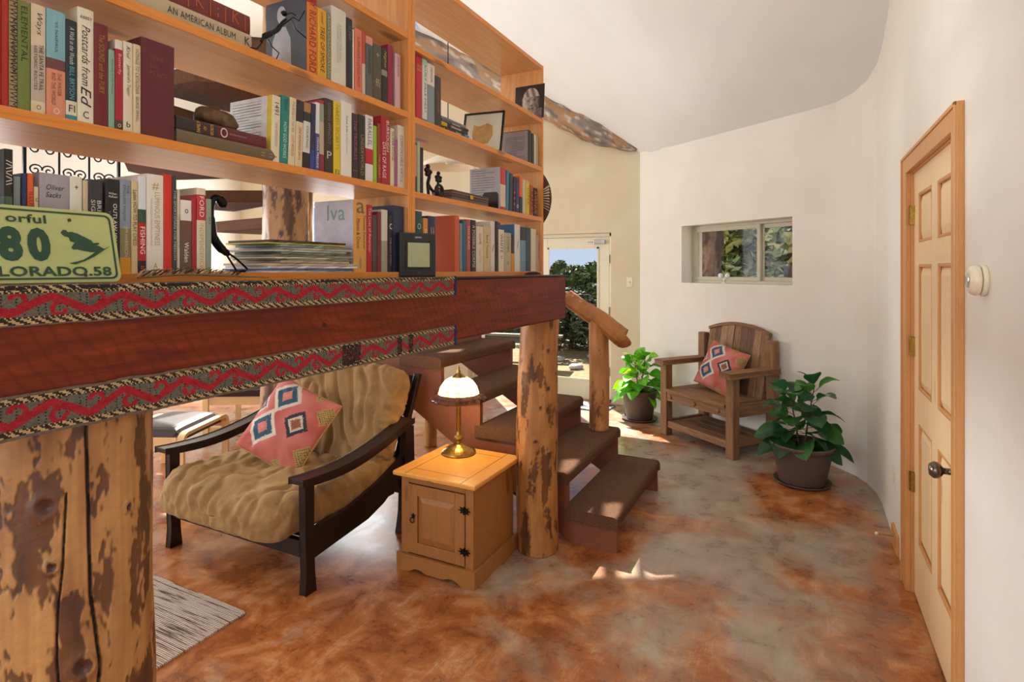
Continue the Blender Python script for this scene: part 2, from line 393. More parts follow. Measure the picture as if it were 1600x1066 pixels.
for j in range(len(ys)-1):
    for i in range(nx-1):
        cx, cy = (xs[i]+xs[i+1])/2, (ys[j]+ys[j+1])/2
        if any(h[0] < cx < h[1] and h[2] < cy < h[3] for h in HOLES): continue
        mb.face((j*nx+i, (j+1)*nx+i, (j+1)*nx+i+1, j*nx+i+1))
struct('ceiling', mb, CEILM, smooth=True)
# ------------------------------------------------------------------ french door in the far wall
dr = thing('door_1', 'x', 'door', (0, 0, 0)); del dr['label'], dr['category']; dr['kind'] = 'structure'
Y = 6.42
mb = MB(); mb.box(-3.84, Y-.03, 0, -3.79, Y+.06, 1.96).box(-1.975, Y-.03, 0, -1.925, Y+.06, 1.96).box(-3.84, Y-.03, 1.92, -1.925, Y+.06, 1.96).box(-3.84, Y-.03, 0, -1.925, Y+.08, .03)
obj('door_frame', mb, DOORP, dr, bevel=.004)
for x0, x1 in ((-2.88, -1.98), (-3.785, -2.885)):
    st = .125
    lf = MB(); lf.box(x0, Y-.02, .03, x0+st, Y+.022, 1.915).box(x1-st, Y-.02, .03, x1, Y+.022, 1.915).box(x0+st, Y-.02, .03, x1-st, Y+.022, .22).box(x0+st, Y-.02, 1.80, x1-st, Y+.022, 1.915)
    lf = obj('door_leaf', lf, DOORP, dr, bevel=.004)
    b = MB(); 
    for a in (x0+st, x1-st-.02): b.box(a, Y-.03, .22, a+.02, Y-.018, 1.80)
    b.box(x0+st, Y-.03, .22, x1-st, Y-.018, .24).box(x0+st, Y-.03, 1.78, x1-st, Y-.018, 1.80); obj('glazing_bead', b, DOORP, lf)
    gm = MB(); gm.box(x0+st-.01, Y-.004, .21, x1-st+.01, Y+.004, 1.81); obj('glass_pane', gm, GLASS, lf)
mb = MB(); mb.box(-2.16, Y-.055, 1.835, -2.02, Y-.025, 1.885); mb.box(-2.24, Y-.045, 1.855, -2.16, Y-.035, 1.865); obj('door_closer', mb, plain('#b9b7ae', .3, .6), dr, bevel=.004)
mb = MB(); mb.tube([(-2.94, Y-.03, .93), (-2.94, Y-.07, .93), (-3.05, Y-.07, .93)], .009); mb.lathe([(0, .93), (.02, .93)], 4); obj('door_handle', mb, BLACKM, dr)
mb = MB()
for z in (.35, 1.05, 1.66): mb.tube([(-1.975, Y-.04, z-.05), (-1.975, Y-.04, z+.05)], .008, 8)
obj('hinge', mb, plain('#8f8c80', .35, .7), dr)
# ------------------------------------------------------------------ sliding window in the corner wall
WFM = plain('#bdb8a0', .5, name='sage_window_frame', var=.05)
win = bpy.data.objects.new('window_1', None); C.objects.link(win); win['kind'] = 'structure'
wo = pB(s0, .17); win.location = (wo.x, wo.y, WZ0); win.rotation_euler = (0, 0, math.atan2(WBD.y, WBD.x))
L, Hh = s1-s0, WZ1-WZ0
mb = MB(); f = .028
mb.box(0, -.02, 0, L, .06, f).box(0, -.02, Hh-f, L, .06, Hh).box(0, -.02, f, f, .06, Hh-f).box(L-f, -.02, f, L, .06, Hh-f)
obj('window_frame', mb, WFM, win, bevel=.003)
mid = sB(1168)-s0
for a, b, yy in ((f, mid+.02, -.012), (mid-.005, L-f, .022)):
    q = MB(); q.box(a, yy-.014, f, b, yy+.014, f+.035).box(a, yy-.014, Hh-f-.035, b, yy+.014, Hh-f).box(a, yy-.014, f+.035, a+.032, yy+.014, Hh-f-.035).box(b-.032, yy-.014, f+.035, b, yy+.014, Hh-f-.035)
    sh = obj('sash', q, WFM, win, bevel=.002)
    q = MB(); q.box(a+.03, yy-.003, f+.03, b-.03, yy+.003, Hh-f-.03); obj('glass_pane', q, GLASS, sh)
# small frosted double-globe ornament standing in the window
o = thing('window_ornament', 'tiny white two-globe ornament standing low against the glass of the small sliding window', 'ornament', tuple(pB(sB(1116), .135))[:2]+(WZ0,), math.atan2(WBD.y, WBD.x))
mb = MB(); mb.lathe([(.0, 0), (.02, 0), (.018, .008), (.004, .012), (.004, .05), (0, .05)], 12); mb.tube([(-.035, 0, .06), (0, 0, .03), (.035, 0, .06)], .004, 6)
WHT = plain('#e9eaec', .2, name='frosted_white_glass', var=.03)
obj('stand', mb, WHT, o, smooth=True)
for sx_ in (-.04, .04): obj('globe', MB().ball((sx_, 0, .075), .024, 14), WHT, o, smooth=True)
# living-room windows, far and left walls; unseen one added to the front wall for light
def simple_window(n, M, W_, H_, cols, grille=False):
    r = bpy.data.objects.new('window_%d' % n, None); C.objects.link(r); r['kind'] = 'structure'; r.matrix_world = M
    q = MB(); f = .05
    q.box(0, -.03, 0, W_, .03, f).box(0, -.03, H_-f, W_, .03, H_).box(0, -.03, f, f, .03, H_-f).box(W_-f, -.03, f, W_, .03, H_-f)
    for i in range(1, cols): x = W_*i/cols; q.box(x-.03, -.025, f, x+.03, .025, H_-f)
    obj('window_frame', q, DOORP, r, bevel=.004)
    for i in range(cols): obj('glass_pane', MB().box(W_*i/cols+.03, -.003, f-.01, W_*(i+1)/cols-.03, .003, H_-f+.01), GLASS, r)
simple_window(2, Matrix.Translation((-7.5, 6.42, .9)), 2.3, 1.65, 2)
simple_window(3, Matrix.Translation((-8.3, 0, .9)) @ Matrix.Rotation(PI/2, 4, 'Z'), 3.2, 1.8, 3)
simple_window(4, Matrix.Translation((-3.53, -2.6, .9)), 3.2, 1.9, 3)
# ------------------------------------------------------------------ six-panel pine door in the right wall
dr = bpy.data.objects.new('door_2', None); C.objects.link(dr); dr['kind'] = 'structure'; dr.location = (DX, 0, 0)
ya, yb = 2.354, 3.256; FX = .012
cols_ = ((2.455, 2.745), (2.855, 3.145)); rows_ = ((.275, .83), (.985, 1.555), (1.655, 1.88))
lf = MB(); lf.box(FX+.014, ya, .01, FX+.045, yb, 1.985)
def rail(y0, y1, z0, z1): lf.box(FX, y0, z0, FX+.02, y1, z1)
rail(ya, cols_[0][0], .01, 1.985); rail(cols_[1][1], yb, .01, 1.985); rail(cols_[0][1], cols_[1][0], .01, 1.985)
zz = [.01]+[v for r_ in rows_ for v in r_]+[1.985]
for c_ in cols_:
    for i in range(0, len(zz), 2): rail(c_[0], c_[1], zz[i], zz[i+1])
leaf = obj('door_leaf', lf, DOORW, dr)
for c_ in cols_:
    for r_ in rows_:
        q = MB(); y0, y1 = c_; z0, z1 = r_; e = .013; m_ = .045
        a = [(FX+.013, y0+e, z0+e), (FX+.013, y1-e, z0+e), (FX+.013, y1-e, z1-e), (FX+.013, y0+e, z1-e)]
        b = [(FX+.003, y0+m_, z0+m_), (FX+.003, y1-m_, z0+m_), (FX+.003, y1-m_, z1-m_), (FX+.003, y0+m_, z1-m_)]
        n0 = len(q.v); q.v += a+b; q.face((n0+7, n0+6, n0+5, n0+4))
        for i in range(4): j = (i+1) % 4; q.face((n0+i, n0+4+i, n0+4+j, n0+j))
        obj('raised_panel', q, DOORW, leaf)
        q = MB(); q.box(FX-.001, y0, z0, FX+.012, y0+e, z1).box(FX-.001, y1-e, z0, FX+.012, y1, z1).box(FX-.001, y0+e, z0, FX+.012, y1-e, z0+e).box(FX-.001, y0+e, z1-e, FX+.012, y1-e, z1)
        obj('panel_moulding', q, CASING, leaf, bevel=.004)
q = MB()
q.box(-.022, 2.275, 0, .0, 2.35, 2.075).box(-.022, 3.262, 0, .0, 3.37, 2.075).box(-.022, 2.35, 1.99, 0, 3.262, 2.075)
q.box(-.028, 2.275, 0, -.02, 2.29, 2.075).box(-.028, 3.355, 0, -.02, 3.37, 2.075).box(-.028, 2.275, 2.06, -.02, 3.37, 2.075)
q.box(0, 2.346, 0, .06, 2.352, 1.99).box(0, 3.258, 0, .06, 3.264, 1.99).box(0, 2.346, 1.985, .06, 3.264, 1.995)
obj('door_casing', q, CASING, dr, bevel=.004)
for z in (.53, 1.17, 1.79):
    q = MB(); q.tube([(.0, 3.258, z-.045), (.0, 3.258, z+.045)], .009, 10); q.box(-.002, 3.236, z-.045, .013, 3.256, z+.045); obj('hinge', q, BRASS, dr, smooth=False)
KN = plain('#6d6257', .25, .9, name='pewter', var=.3)
kz, ky = .835, 2.425
q = MB(); q.lathe([(0, 0), (.033, 0), (.033, .006), (.022, .012), (.011, .016), (.011, .04), (.02, .046), (.028, .056), (.0285, .068), (.02, .08), (0, .083)], 28)
q.xf(Matrix.Translation((FX, ky, kz)) @ Matrix.Rotation(-PI/2, 4, 'Y')); obj('door_knob', q, KN, dr, smooth=True)
q = MB(); q.box(FX-.004, ky-.028, kz-.06, FX+.001, ky+.028, kz+.05); obj('knob_plate', q, KN, dr, bevel=.002)
# ------------------------------------------------------------------ wall fittings
CRM = plain('#e6dcc3', .35, name='ivory_plastic', var=.03)
y_ = onx(1540, DX); z_ = zat(438, DX, y_)
o = thing('thermostat', 'round ivory dial thermostat with a clear centre on the wall beside the pine door', 'thermostat', (DX, y_, z_), rot=(0, -PI/2, 0))
obj('base_ring', MB().lathe([(0, 0), (.044, 0), (.045, .004), (.045, .010), (.041, .013), (.039, .0135)], 40), CRM, o, smooth=True)
obj('dial', MB().lathe([(.038, .0145), (.043, .016), (.044, .024), (.041, .034), (.032, .040), (.024, .041), (.022, .0395)], 40), CRM, o, smooth=True)
obj('dial_face', MB().lathe([(.023, .040), (.017, .044), (0, .045)], 32), plain('#c9c9c4', .1, .5, name='clear_dial'), o, smooth=True)
def plate(name, label, M, kind):
    o = tag(bpy.data.objects.new(name, None), label, 'outlet' if kind == 'o' else 'light switch'); C.objects.link(o); o.matrix_world = M
    obj('cover_plate', MB().box(-.035, -.006, -.057, .035, 0, .057), CRM, o, bevel=.003)
    if kind == 'o':
        for z in (-.02, .02): obj('socket', MB().box(-.016, -.009, z-.013, .016, -.005, z+.013), plain('#d8ceb4', .4), o, bevel=.003)
    else: obj('toggle', MB().box(-.005, -.016, -.012, .005, -.005, .012), plain('#d8ceb4', .4), o, bevel=.002)
x_ = ony(984, 6.3); plate('light_switch', 'ivory light switch on the far wall between the glass door and the corner', Matrix.Translation((x_, 6.3, zat(441, x_, 6.3))), 's')
plate('wall_outlet', 'ivory outlet low on the right wall beyond the pine door', Matrix.Translation((.474, 3.80, .37)) @ Matrix.Rotation(-PI/2, 4, 'Z'), 'o')
o = obj('baseboard_right', MB().box(DX-.012, 3.62, 0, DX+.005, 3.83, .105), CASING, bevel=.004); o['kind'] = 'structure'
o = thing('door_stop', 'white spring door stop sticking out of the short wooden baseboard', 'door stop', (DX-.012, 3.72, .07), rot=(0, -PI/2, 0))
obj('rod', MB().tube([(0, 0, 0), (0, 0, .075)], .004, 8), BRASS, o); obj('tip', MB().lathe([(0, .072), (.008, .072), (.009, .085), (0, .088)], 12), CRM, o, smooth=True)
# ------------------------------------------------------------------ logs
def log_mesh(x0, y0, z0, z1, r, seg=64, rows=60, seed=0, cracks=(), knots=(), tone=('#d3a263', '#bb8145', '#7a4522', '#4c2c18'), patch=.08, taper=0, ps=1.0, rough=.012, wob=.02):
    """upright log about the origin of x,y; colours carry bark patches and knots, cracks are carved"""
    T = [Vector(hexc(t)[:3]) for t in tone]; mb = MB(); cols = []
    for j in range(rows+1):
        z = z0+(z1-z0)*j/rows
        wx = noise.noise((seed, 1.7, z*1.3))*wob; wy = noise.noise((seed+9, 4.1, z*1.3))*wob
        for i in range(seg):
            a = 2*PI*i/seg; ca, sa = math.cos(a), math.sin(a)
            P = Vector((ca*r*7, sa*r*7, z*2.2))
            n1 = noise.noise(P*1.0+Vector((seed, 0, 0))); n2 = noise.noise(Vector((ca*r*30, sa*r*30, z*7))+Vector((0, seed, 0)))
            rr = r*(1-taper*(z-z0)/(z1-z0)) + rough*n1*1.2 + rough*.35*n2
            base = T[0].lerp(T[1], min(1, max(0, .5+n2*.9)))
            st = noise.noise(Vector((ca*r*16/ps, sa*r*16/ps, z*4.2/ps+seed*3)))+.40*noise.noise(Vector((ca*r*55, sa*r*55, z*16+seed)))+.30*noise.noise(Vector((ca*r*150, sa*r*150, z*60+seed)))
            grain = noise.noise(Vector((ca*r*140, sa*r*140, z*6+seed)))
            c = base*(1+.16*grain)
            if st > patch:
                f = min(1, (st-patch)*9); dk = T[2].lerp(T[3], min(1, max(0, .5+n2*1.3+grain*.4))); c = c.lerp(dk, f*.88); rr -= .0015*f
            for (ka, kz, kr) in knots:
                da = ((a-ka+PI) % (2*PI)-PI)*r; dz = z-kz; dd = math.hypot(da, dz*.9)
                if dd < kr*2.6:
                    rg = noise.noise(Vector((da*90, dz*90, seed)))*.25
                    q = dd/kr+rg
                    rr += .004*math.exp(-(q-1.3)**2*3)
                    ring = .5+.5*math.sin(q*9)
                    if q < 1: c = T[3].lerp(T[2], max(0, q*.6)); rr -= .003*(1-q)
                    else: c = c.lerp(T[2], max(0, (1-(q-1)/1.6))*ring*.6)
            for ci, cr in enumerate(cracks):
                for (za, aa), (zb, ab) in zip(cr, cr[1:]):
                    if min(za, zb) <= z <= max(za, zb) and za != zb:
                        ac = aa+(ab-aa)*(z-za)/(zb-za); da = abs((a-ac+PI) % (2*PI)-PI)*r; wd = (.0014+r*.0045)*(.62 if ci else 1)
                        if da < wd*1.8: rr -= .010*(1-da/(wd*1.8)); c = Vector((.014, .008, .005)) if da < wd else c*.5
            mb.v.append((x0+wx+ca*rr, y0+wy+sa*rr, z)); cols.append(tuple(c)+(1,))
    for j in range(rows):
        for i in range(seg):
            q = (j*seg+i, j*seg+(i+1) % seg, (j+1)*seg+(i+1) % seg, (j+1)*seg+i)
            mb.face(q, [cols[k] for k in q])
    mb.face([rows*seg+i for i in range(seg)], hexc('#c79a62')); mb.face([seg-1-i for i in range(seg)], hexc('#c79a62'))
    return mb
AX = -1.17                                      # face of the beam
# the big log at the left: right flank at column 222
bx, by, br = -1.335, .625, .150
mb = log_mesh(0, 0, 0, 1.262, br, 480, 340, 3, ps=.62, patch=.08, rough=.006, wob=.004,
    tone=('#c7945a', '#a06d3f', '#633a22', '#3f2416'),
    knots=((-.66, 1.10, .014), (-.60, .99, .008), (-.30, .79, .014), (.25, 1.06, .006)),
    cracks=(((1.262, -.26), (1.1, -.235), (.92, -.215), (.86, -.17), (.78, -.12), (.7, -.16), (.4, -.2)), ((1.12, -.46), (.98, -.50), (.9, -.55), (.82, -.56), (.7, -.50), (.5, -.4))))
tag(obj('log_post', mb, LOGM, loc=(bx, by, 0), smooth=True), 'thick peeled log post with long cracks at the left under the beam', 'log post')
mb = log_mesh(0, 0, 0, 1.262, .112, 110, 170, 12, ps=.9, patch=.12, rough=.011, wob=.02, taper=.03, tone=('#bd8648', '#9f6634', '#633619', '#3d200f'),
    knots=((-1.2, .62, .009), (-.6, .9, .009), (-1.0, .80, .008), (-1.6, .35, .008), (-.5, .55, .009), (-.7, 1.1, .009)))
tag(obj('log_post', mb, LOGM, loc=(-1.285, 2.845, 0), smooth=True), 'slim peeled log post beside the little cabinet at the foot of the stairs', 'log post')
# ------------------------------------------------------------------ beam with its black capping and woven bands
g = NG('redwood_beam'); v = g.mapped((10, 1, 10)); a = g.noise(v, 2.5, 6, .6, 1.5); b = g.noise(g.mapped((1, 1, 1)), 3, 4)
saw = g.n('TexWave', bands_direction='DIAGONAL'); saw.inputs['Scale'].default_value = 16; saw.inputs['Distortion'].default_value = 5; saw.inputs['Detail'].default_value = 2; g.l(g.mapped((0, 1.1, .8)), saw.inputs['Vector'])
col = g.ramp(a, [(.25, '#471205'), (.5, '#702607'), (.75, '#8d3a10')]); col = g.mix(g.ramp(b, [(.4, (0, 0, 0, 1)), (.7, (.4, .4, .4, 1))]), col, '#6f2b17')
col = g.mix(g.math('MULTIPLY', g.ramp(saw.outputs['Fac'], [(0, (1, 1, 1, 1)), (.25, (0, 0, 0, 1))]), .28), col, '#3f1608')
vk = g.n('TexVoronoi'); vk.inputs['Scale'].default_value = 7; g.l(g.mapped((1, 1, 1.2), loc=(.3, .2, .1)), vk.inputs['Vector'])
col = g.mix(g.ramp(vk.outputs['Distance'], [(.045, (.85,)*3+(1,)), (.075, (0, 0, 0, 1))]), col, '#2c0f06')
g.bump(g.math('ADD', a, g.math('MULTIPLY', saw.outputs['Fac'], .5)), .35, .003); BEAMM = g.fin(col, .5, spec=.3)
beam = thing('ceiling_beam', 'heavy red-brown sawn beam carrying the bookcases across two log posts', 'beam', (AX, 0, 1.26))
mb = MB(); mb.box(-.26, -.6, 0, 0, 2.975, .236); obj('timber', mb, BEAMM, beam, bevel=.008)
mb = MB(); mb.box(-.34, -.6, .236, .004, 2.985, .243); obj('black_capping', mb, plain('#1b1b1c', .35, .3, name='black_sheet'), beam, bevel=.001)
WOVEN = attr_mat('woven_band', .95, .9, 420, .003, fine=.25)
def band(y0, y1, h, seed, wear):
    cs = .0026; n = int((y1-y0)/cs); m = int(h/cs); R = random.Random(seed)
    red, gry, crm, brn, edg, dk = [hexc(c) for c in ('#b3202f', '#6f7062', '#cdb98a', '#3c2a1d', '#7a6c5a', '#2b211b')]
    mb = MB()
    for j in range(m+1):
        for i in range(n+1):
            mb.v.append((.004+.0012*math.sin(i*.9+j)+.003*noise.noise((i*.03, j*.2, seed)), y0+(y1-y0)*i/n, h*j/m+.0025*noise.noise((i*.05, seed, 0))))
    P = 46.0
    for j in range(m):
        v = (j+.5)/m
        for i in range(n):
            ph = (i % P)/P; c = gry
            if (i+j*2) % 4 == 0 and j % 2: c = brn if ((i//2) % 3) else edg
            e = min(v, 1-v)
            if e < .055: c = edg
            elif e < .21:
                k = (i//2+(j % 4)) % 4
                c = crm if k in (0, 1) else brn
                tri = abs((i % 12)/12-.5)*2
                if e > .14+.06*tri: c = brn if (i+j) % 3 else crm
            else:
                # running hooked zigzag
                zc = .5+.20*(2*abs(2*ph-1)-1)*(-1)
                if abs(v-zc) < .11: c = red
                for (hx_, hy_, sgn) in ((.10, .62, 1), (.60, .38, -1)):
                    dx_ = (ph-hx_+.5) % 1-.5; dx_ *= P*cs/h; dy_ = v-hy_; rr = math.hypot(dx_, dy_)
                    if .09 < rr < .20 and not (dx_*sgn < 0 and dy_*sgn < 0): c = red
            for (a, b) in wear:
                if a < i/n < b and e > .1 and R.random() < .85: c = dk if i % 2 else brn
            f = .85+.3*R.random(); mb.face((j*(n+1)+i, j*(n+1)+i+1, (j+1)*(n+1)+i+1, (j+1)*(n+1)+i), (c[0]*f, c[1]*f, c[2]*f, 1))
    return mb
be = onx(710, AX)
for z, h, wr, lab, cs_ in ((.175, .071, (), 'upper woven band of red hooks on grey running along the top of the beam', 0), (-.014, .075, ((.655, .70), (.80, .815), (.835, .85)), 'lower woven band of red hooks with dark worn patches along the bottom of the beam', 5)):
    t = thing('woven_band', lab, 'textile', (AX, 0, 1.26+z), group='woven bands on the beam')
    obj('weaving', band(.1, be-.006, h, 4+cs_, wr), WOVEN, t)
    obj('end_binding', MB().box(-.001, be-.008, -.001, .008, be+.004, h+.001), plain('#20264d', .9, name='navy_binding'), t, bevel=.002)
# ------------------------------------------------------------------ bookcases
BF, BB = -1.25, -1.50; BZ = 1.503
ym = (1.648, 1.669)
SH = {'L': [1.503+.02, 1.819, 2.095, 2.377], 'R': [1.523, 1.815, 2.087, 2.35]}
def bookcase(key, y0, y1, label, panels):
    t = thing('bookcase', label, 'bookcase', ((BF+BB)/2, (y0+y1)/2, BZ)); hx = (BF-BB)/2; hy = (y1-y0)/2
    for yy in (-hy, hy-.019):
        obj('side_panel', MB().box(-hx, yy, 0, hx-.002, yy+.019, 2.64-BZ), PINEZ, t)
        obj('front_edge', MB().box(hx-.002, yy-.0005, 0, hx+.004, yy+.0195, 2.64-BZ), EDGEZ, t, bevel=.001)
    for z in SH[key]+[2.64]:
        sh = obj('shelf', MB().box(-hx, -hy+.0195, z-.022-BZ, hx-.002, hy-.0195, z-BZ), PINE, t)
        obj('shelf_edge', MB().box(hx-.002, -hy+.0195, z-.0222-BZ, hx+.003, hy-.0195, z+.0002-BZ), EDGE, sh, bevel=.001)
    return t
bookcase('L', .455, 1.658, 'left open-backed pine bookcase, nearest the camera, on the beam', 0)
bookcase('R', 1.660, 2.835, 'right open-backed pine bookcase on the beam, by the stairs', 0)
SX = -1.262                                     # plane of the spines
BOOKN = [0]
def ink(c): return plain(c, .5, var=0.02)
def book_at(loc, rot, th, ht, dp, bands, texts, label, group, hard=True, cover_art=None):
    """spine faces local +x at x=0, thickness along y (0..th), height z"""
    t = thing('book', label, 'book', loc, group=group, rot=rot); ct = .0025 if hard else .0008
    c = MB(); inset = .004 if hard else .0005
    for (f0, f1, colr) in bands:
        q = hexc(colr); z0, z1 = ht*f0, ht*f1
        c.box(-dp, 0, z0, -.004, ct, z1, q); c.box(-dp, th-ct, z0, -.004, th, z1, q)
        b = .18*min(th, .02) if hard else .0008
        pr = [(-.004, 0), (-.0015, .0), (b*.0, th*.18), (b*.0+.0004, th*.5), (0, th*.82), (-.0015, th), (-.004, th), (-.0045, th*.5)]
        c.prism([(x, y) for x, y in pr], 'z', z0, z1, q)
    obj('cover', c, COVER, t)
    obj('pages', MB().box(-dp+inset, ct, inset, -.005, th-ct, ht-inset), PAPER, t)
    for tx in texts:
        s, kind, f0, f1, colr = tx[:5]; wf = tx[5] if len(tx) > 5 else .62; sh = tx[6] if len(tx) > 6 else 0
        yo = tx[7] if len(tx) > 7 else .5
        zc = ht*(f0+f1)/2; Lz = ht*(f1-f0)
        if kind == 'v': text(s, t, (.0010, th*yo, zc), (0, 0, -1), (0, 1, 0), Lz, th*wf, ink(colr), sh, 'spine_lettering', stretch=.5)
        else: text(s, t, (.0010, th*yo, zc), (0, 1, 0), (0, 0, 1), th*wf, Lz, ink(colr), sh, 'spine_lettering', stretch=.3)
    if cover_art: cover_art(t, th, ht, dp)
    BOOKN[0] += 1
    return t
def row(z, books, shelfname, x=SX):
    prev = None; py1 = -9
    for i, b in enumerate(books):
        pl, pr, yt, dp, bands, texts, desc = b[:7]; opt = b[7] if len(b) > 7 else {}
        xx = opt.get('x', x)
        y0 = onx(pl, xx); y1 = onx(pr, xx)
        if y0 < py1+.0003: y0 = py1+.0003
        if y1 < y0+.006: y1 = y0+.006
        py1 = y1
        h = zat(yt, xx, (y0+y1)/2)-z
        if isinstance(bands, str): bands = [(0, 1, bands)]
        if opt.get('label'): lab = opt['label']
        elif prev:
            lab = f"{desc} right of the {prev}, {shelfname}"
            if len(lab.split()) > 16: lab = f"{desc} right of the {prev.split(' titled')[0]}, {shelfname}"
            if len(lab.split()) > 16: lab = f"{desc} right of the {prev.split(' titled')[0]}"
            if len(lab.split()) > 16: lab = f"{desc.split(' titled')[0]} right of the {prev.split(' titled')[0]}"
        else: lab = f"{desc} at the left end of the {shelfname}"
        book_at((xx, y0, z), (math.radians(-opt.get('lean', 0)), 0, 0), y1-y0-.0004, h, dp, bands, texts, lab, 'books on the '+shelfname, opt.get('hard', True), opt.get('art'))
        prev = desc
W, K = '#f1ece0', '#1a1a1c'
def page_art(lines, col, x0=.12, x1=.9, z0=.15, z1=.9):
    def f(t, th, ht, dp):
        q = MB(); R = random.Random(int(ht*1e4))
        for i in range(lines):
            zz = ht*(z1-(z1-z0)*i/lines); L = x1 if R.random() < .8 else x0+(x1-x0)*.6
            q.box(-dp*(1-x0), -.0006, zz, -dp*(1-L), 0, zz+ht*(z1-z0)/lines*.35)
        obj('cover_text', q, ink(col), t)
    return f
# ---- lower left shelf
row(1.523, [
 (7, 21, 233, .15, [(0, .62, '#4c6a4f'), (.62, 1, '#26221e')], [('//\\\\//\\\\', 'v', .64, .98, W, .7)], 'black and white lettered green book'),
 (22, 33, 276, .15, [(0, .45, '#7b6a5e'), (.45, 1, '#7d8a8d')], [], 'grey photo-covered paperback', {'hard': False}),
 (34, 43, 271, .17, '#22335c', [], 'navy hardcover'),
 (43.3, 53, 271, .15, '#e5622a', [('ILLUSTRIOUS', 'v', .3, .95, '#7b2416', .6)], 'orange paperback', {'hard': False}),
 (53.5, 61, 292, .13, '#d9cba6', [('C', 'h', .8, .9, K, .6)], 'thin cream paperback', {'hard': False}),
 (62, 109, 272, .17, '#a7a1ac', [('Oliver\nSacks', 'h', .72, .93, '#2c2930', .62, .3)], 'thick lavender-grey hardcover'),
 (109.5, 129, 276, .14, [(0, .70, '#e4e0d8'), (.70, .70, W), (0.7, 1, '#e4e0d8')], [('+', 'h', .85, .93, K, .3), ('HARPER', 'v', .2, .62, '#2e6652', .5)], 'white and green paperback', {'hard': False}),
 (130, 138.5, 282, .14, '#cdb99a', [('PROFIT', 'v', .3, .8, '#9b2b26', .6)], 'slim tan paperback', {'hard': False}),
 (139, 161, 281, .16, '#34343b', [('BRIDGE OF\nSIGHS', 'v', .25, .88, '#d7d5cf', .72)], 'charcoal hardcover titled BRIDGE OF SIGHS'),
 (165, 187, 280, .16, '#17171a', [('William\nMcKeen', 'h', .78, .88, W, .62), ('OUTLAW JOURNALIST', 'v', .05, .74, '#efece4', .36, 0, .62), ('THE LIFE AND TIMES', 'v', .2, .7, '#8b8b8b', .15, 0, .25)], 'black hardcover titled OUTLAW JOURNALIST'),
 (188, 205, 281, .15, [(0, .17, '#d99a25'), (.17, .48, '#8d7f57'), (.48, 1, '#8b98a9')], [('THE\nENGLISH MAJOR', 'v', .55, .95, '#4b4a52', .6), ('JIM HARRISON', 'v', .18, .5, '#c9c0a0', .4)], 'blue-grey to yellow hardcover titled THE ENGLISH MAJOR'),
 (205.5, 216, 283, .13, '#d6c394', [('Laden HOW TO PLAY CHESS', 'v', .3, .9, '#27211a', .6)], 'tan paperback titled HOW TO PLAY CHESS', {'hard': False}),
 (216.5, 229, 276, .16, [(0, .13, '#201b1b'), (.13, .52, '#b91f28'), (.52, .66, '#2f5340'), (.66, 1, '#dfe3ea')], [('FISHING', 'v', .2, .48, W, .6), ('tt', 'h', .02, .1, '#d9555a', .5)], 'red and white paperback titled FISHING', {'hard': False}),
 (229.5, 256, 273, .18, '#e8e4da', [('LUMINOUS EMPTINESS', 'v', .28, .82, '#b69a6b', .3, 0, .6), ('Understanding the Tibetan Book of the Dead', 'v', .28, .75, '#a99f8c', .14, 0, .25), ('#', 'h', .84, .92, '#c2a66c', .4), ('A', 'h', .04, .11, '#b58d3b', .25)], 'wide white hardcover titled LUMINOUS EMPTINESS'),
 (256.5, 269.5, 273, .17, '#d3301f', [], 'plain scarlet hardcover'),
 (270, 276.5, 274, .15, '#33403a', [('THE SPORTSMAN FOR MEESON', 'v', .08, .9, '#b5c0ae', .55)], 'thin dark green paperback', {'hard': False}),
 (277, 282, 296, .13, '#d2cab4', [('THE CONDITIONS OF', 'v', .1, .9, '#7d7362', .5)], 'very thin cream paperback', {'hard': False}),
 (282.5, 300, 313, .12, [(0, .72, '#6b5140'), (.72, 1, '#ece7dd')], [('Walden', 'v', .15, .42, W, .4), ('o', 'h', .78, .92, K, .3)], 'brown and white paperback titled Walden', {'hard': False}),
 (300.5, 307.5, 309, .14, '#a91e30', [], 'slim crimson hardcover'),
 (308, 322, 294, .15, [(0, .62, '#e3d8bc'), (.62, .92, '#c8323f'), (.92, 1, '#e3d8bc')], [('FORD', 'v', .66, .9, W, .5), ('INDEPENDENCE', 'v', .06, .58, '#b3a684', .45)], 'cream hardcover with a red block'),
 (322.5, 331, 311, .15, '#93a08f', [('JAY', 'v', .6, .8, '#2e5d58', .5)], 'grey-green paperback', {'hard': False}),
 (553, 573, 313, .17, '#d79c4e', [('Mason & Dixon', 'v', .33, .74, '#2b1d13', .34, 0, .33), ('Thomas Pynchon', 'v', .33, .8, '#2b1d13', .24, 0, .78), ('a', 'h', .82, .97, '#6a6350', .7), ('1', 'h', .05, .2, '#8a8270', .5)], 'wide tan hardcover titled Mason & Dixon', {'art': None}),
 (573.5, 582, 320, .15, '#ad1b2f', [('The Lives of American', 'v', .3, .95, '#e4b6b1', .5)], 'thin crimson hardcover'),
 (582.5, 589.5, 336, .13, '#4b4743', [], 'dark grey paperback', {'hard': False}),
 (590, 596, 331, .15, '#7a2430', [], 'maroon paperback', {'hard': False}),
 (596.5, 606, 328, .14, [(0, .5, '#a29a8c'), (.5, 1, '#d2ccbd')], [], 'grey and white hardcover'),
 (606.5, 614, 336, .13, '#19171b', [('THE LAST STREET', 'v', .1, .6, '#8b8790', .4), ('C', 'h', .75, .85, W, .5)], 'black paperback', {'hard': False}),
 (614.5, 631, 322, .18, '#27304f', [], 'tall navy hardcover'),
], 'lower left shelf')
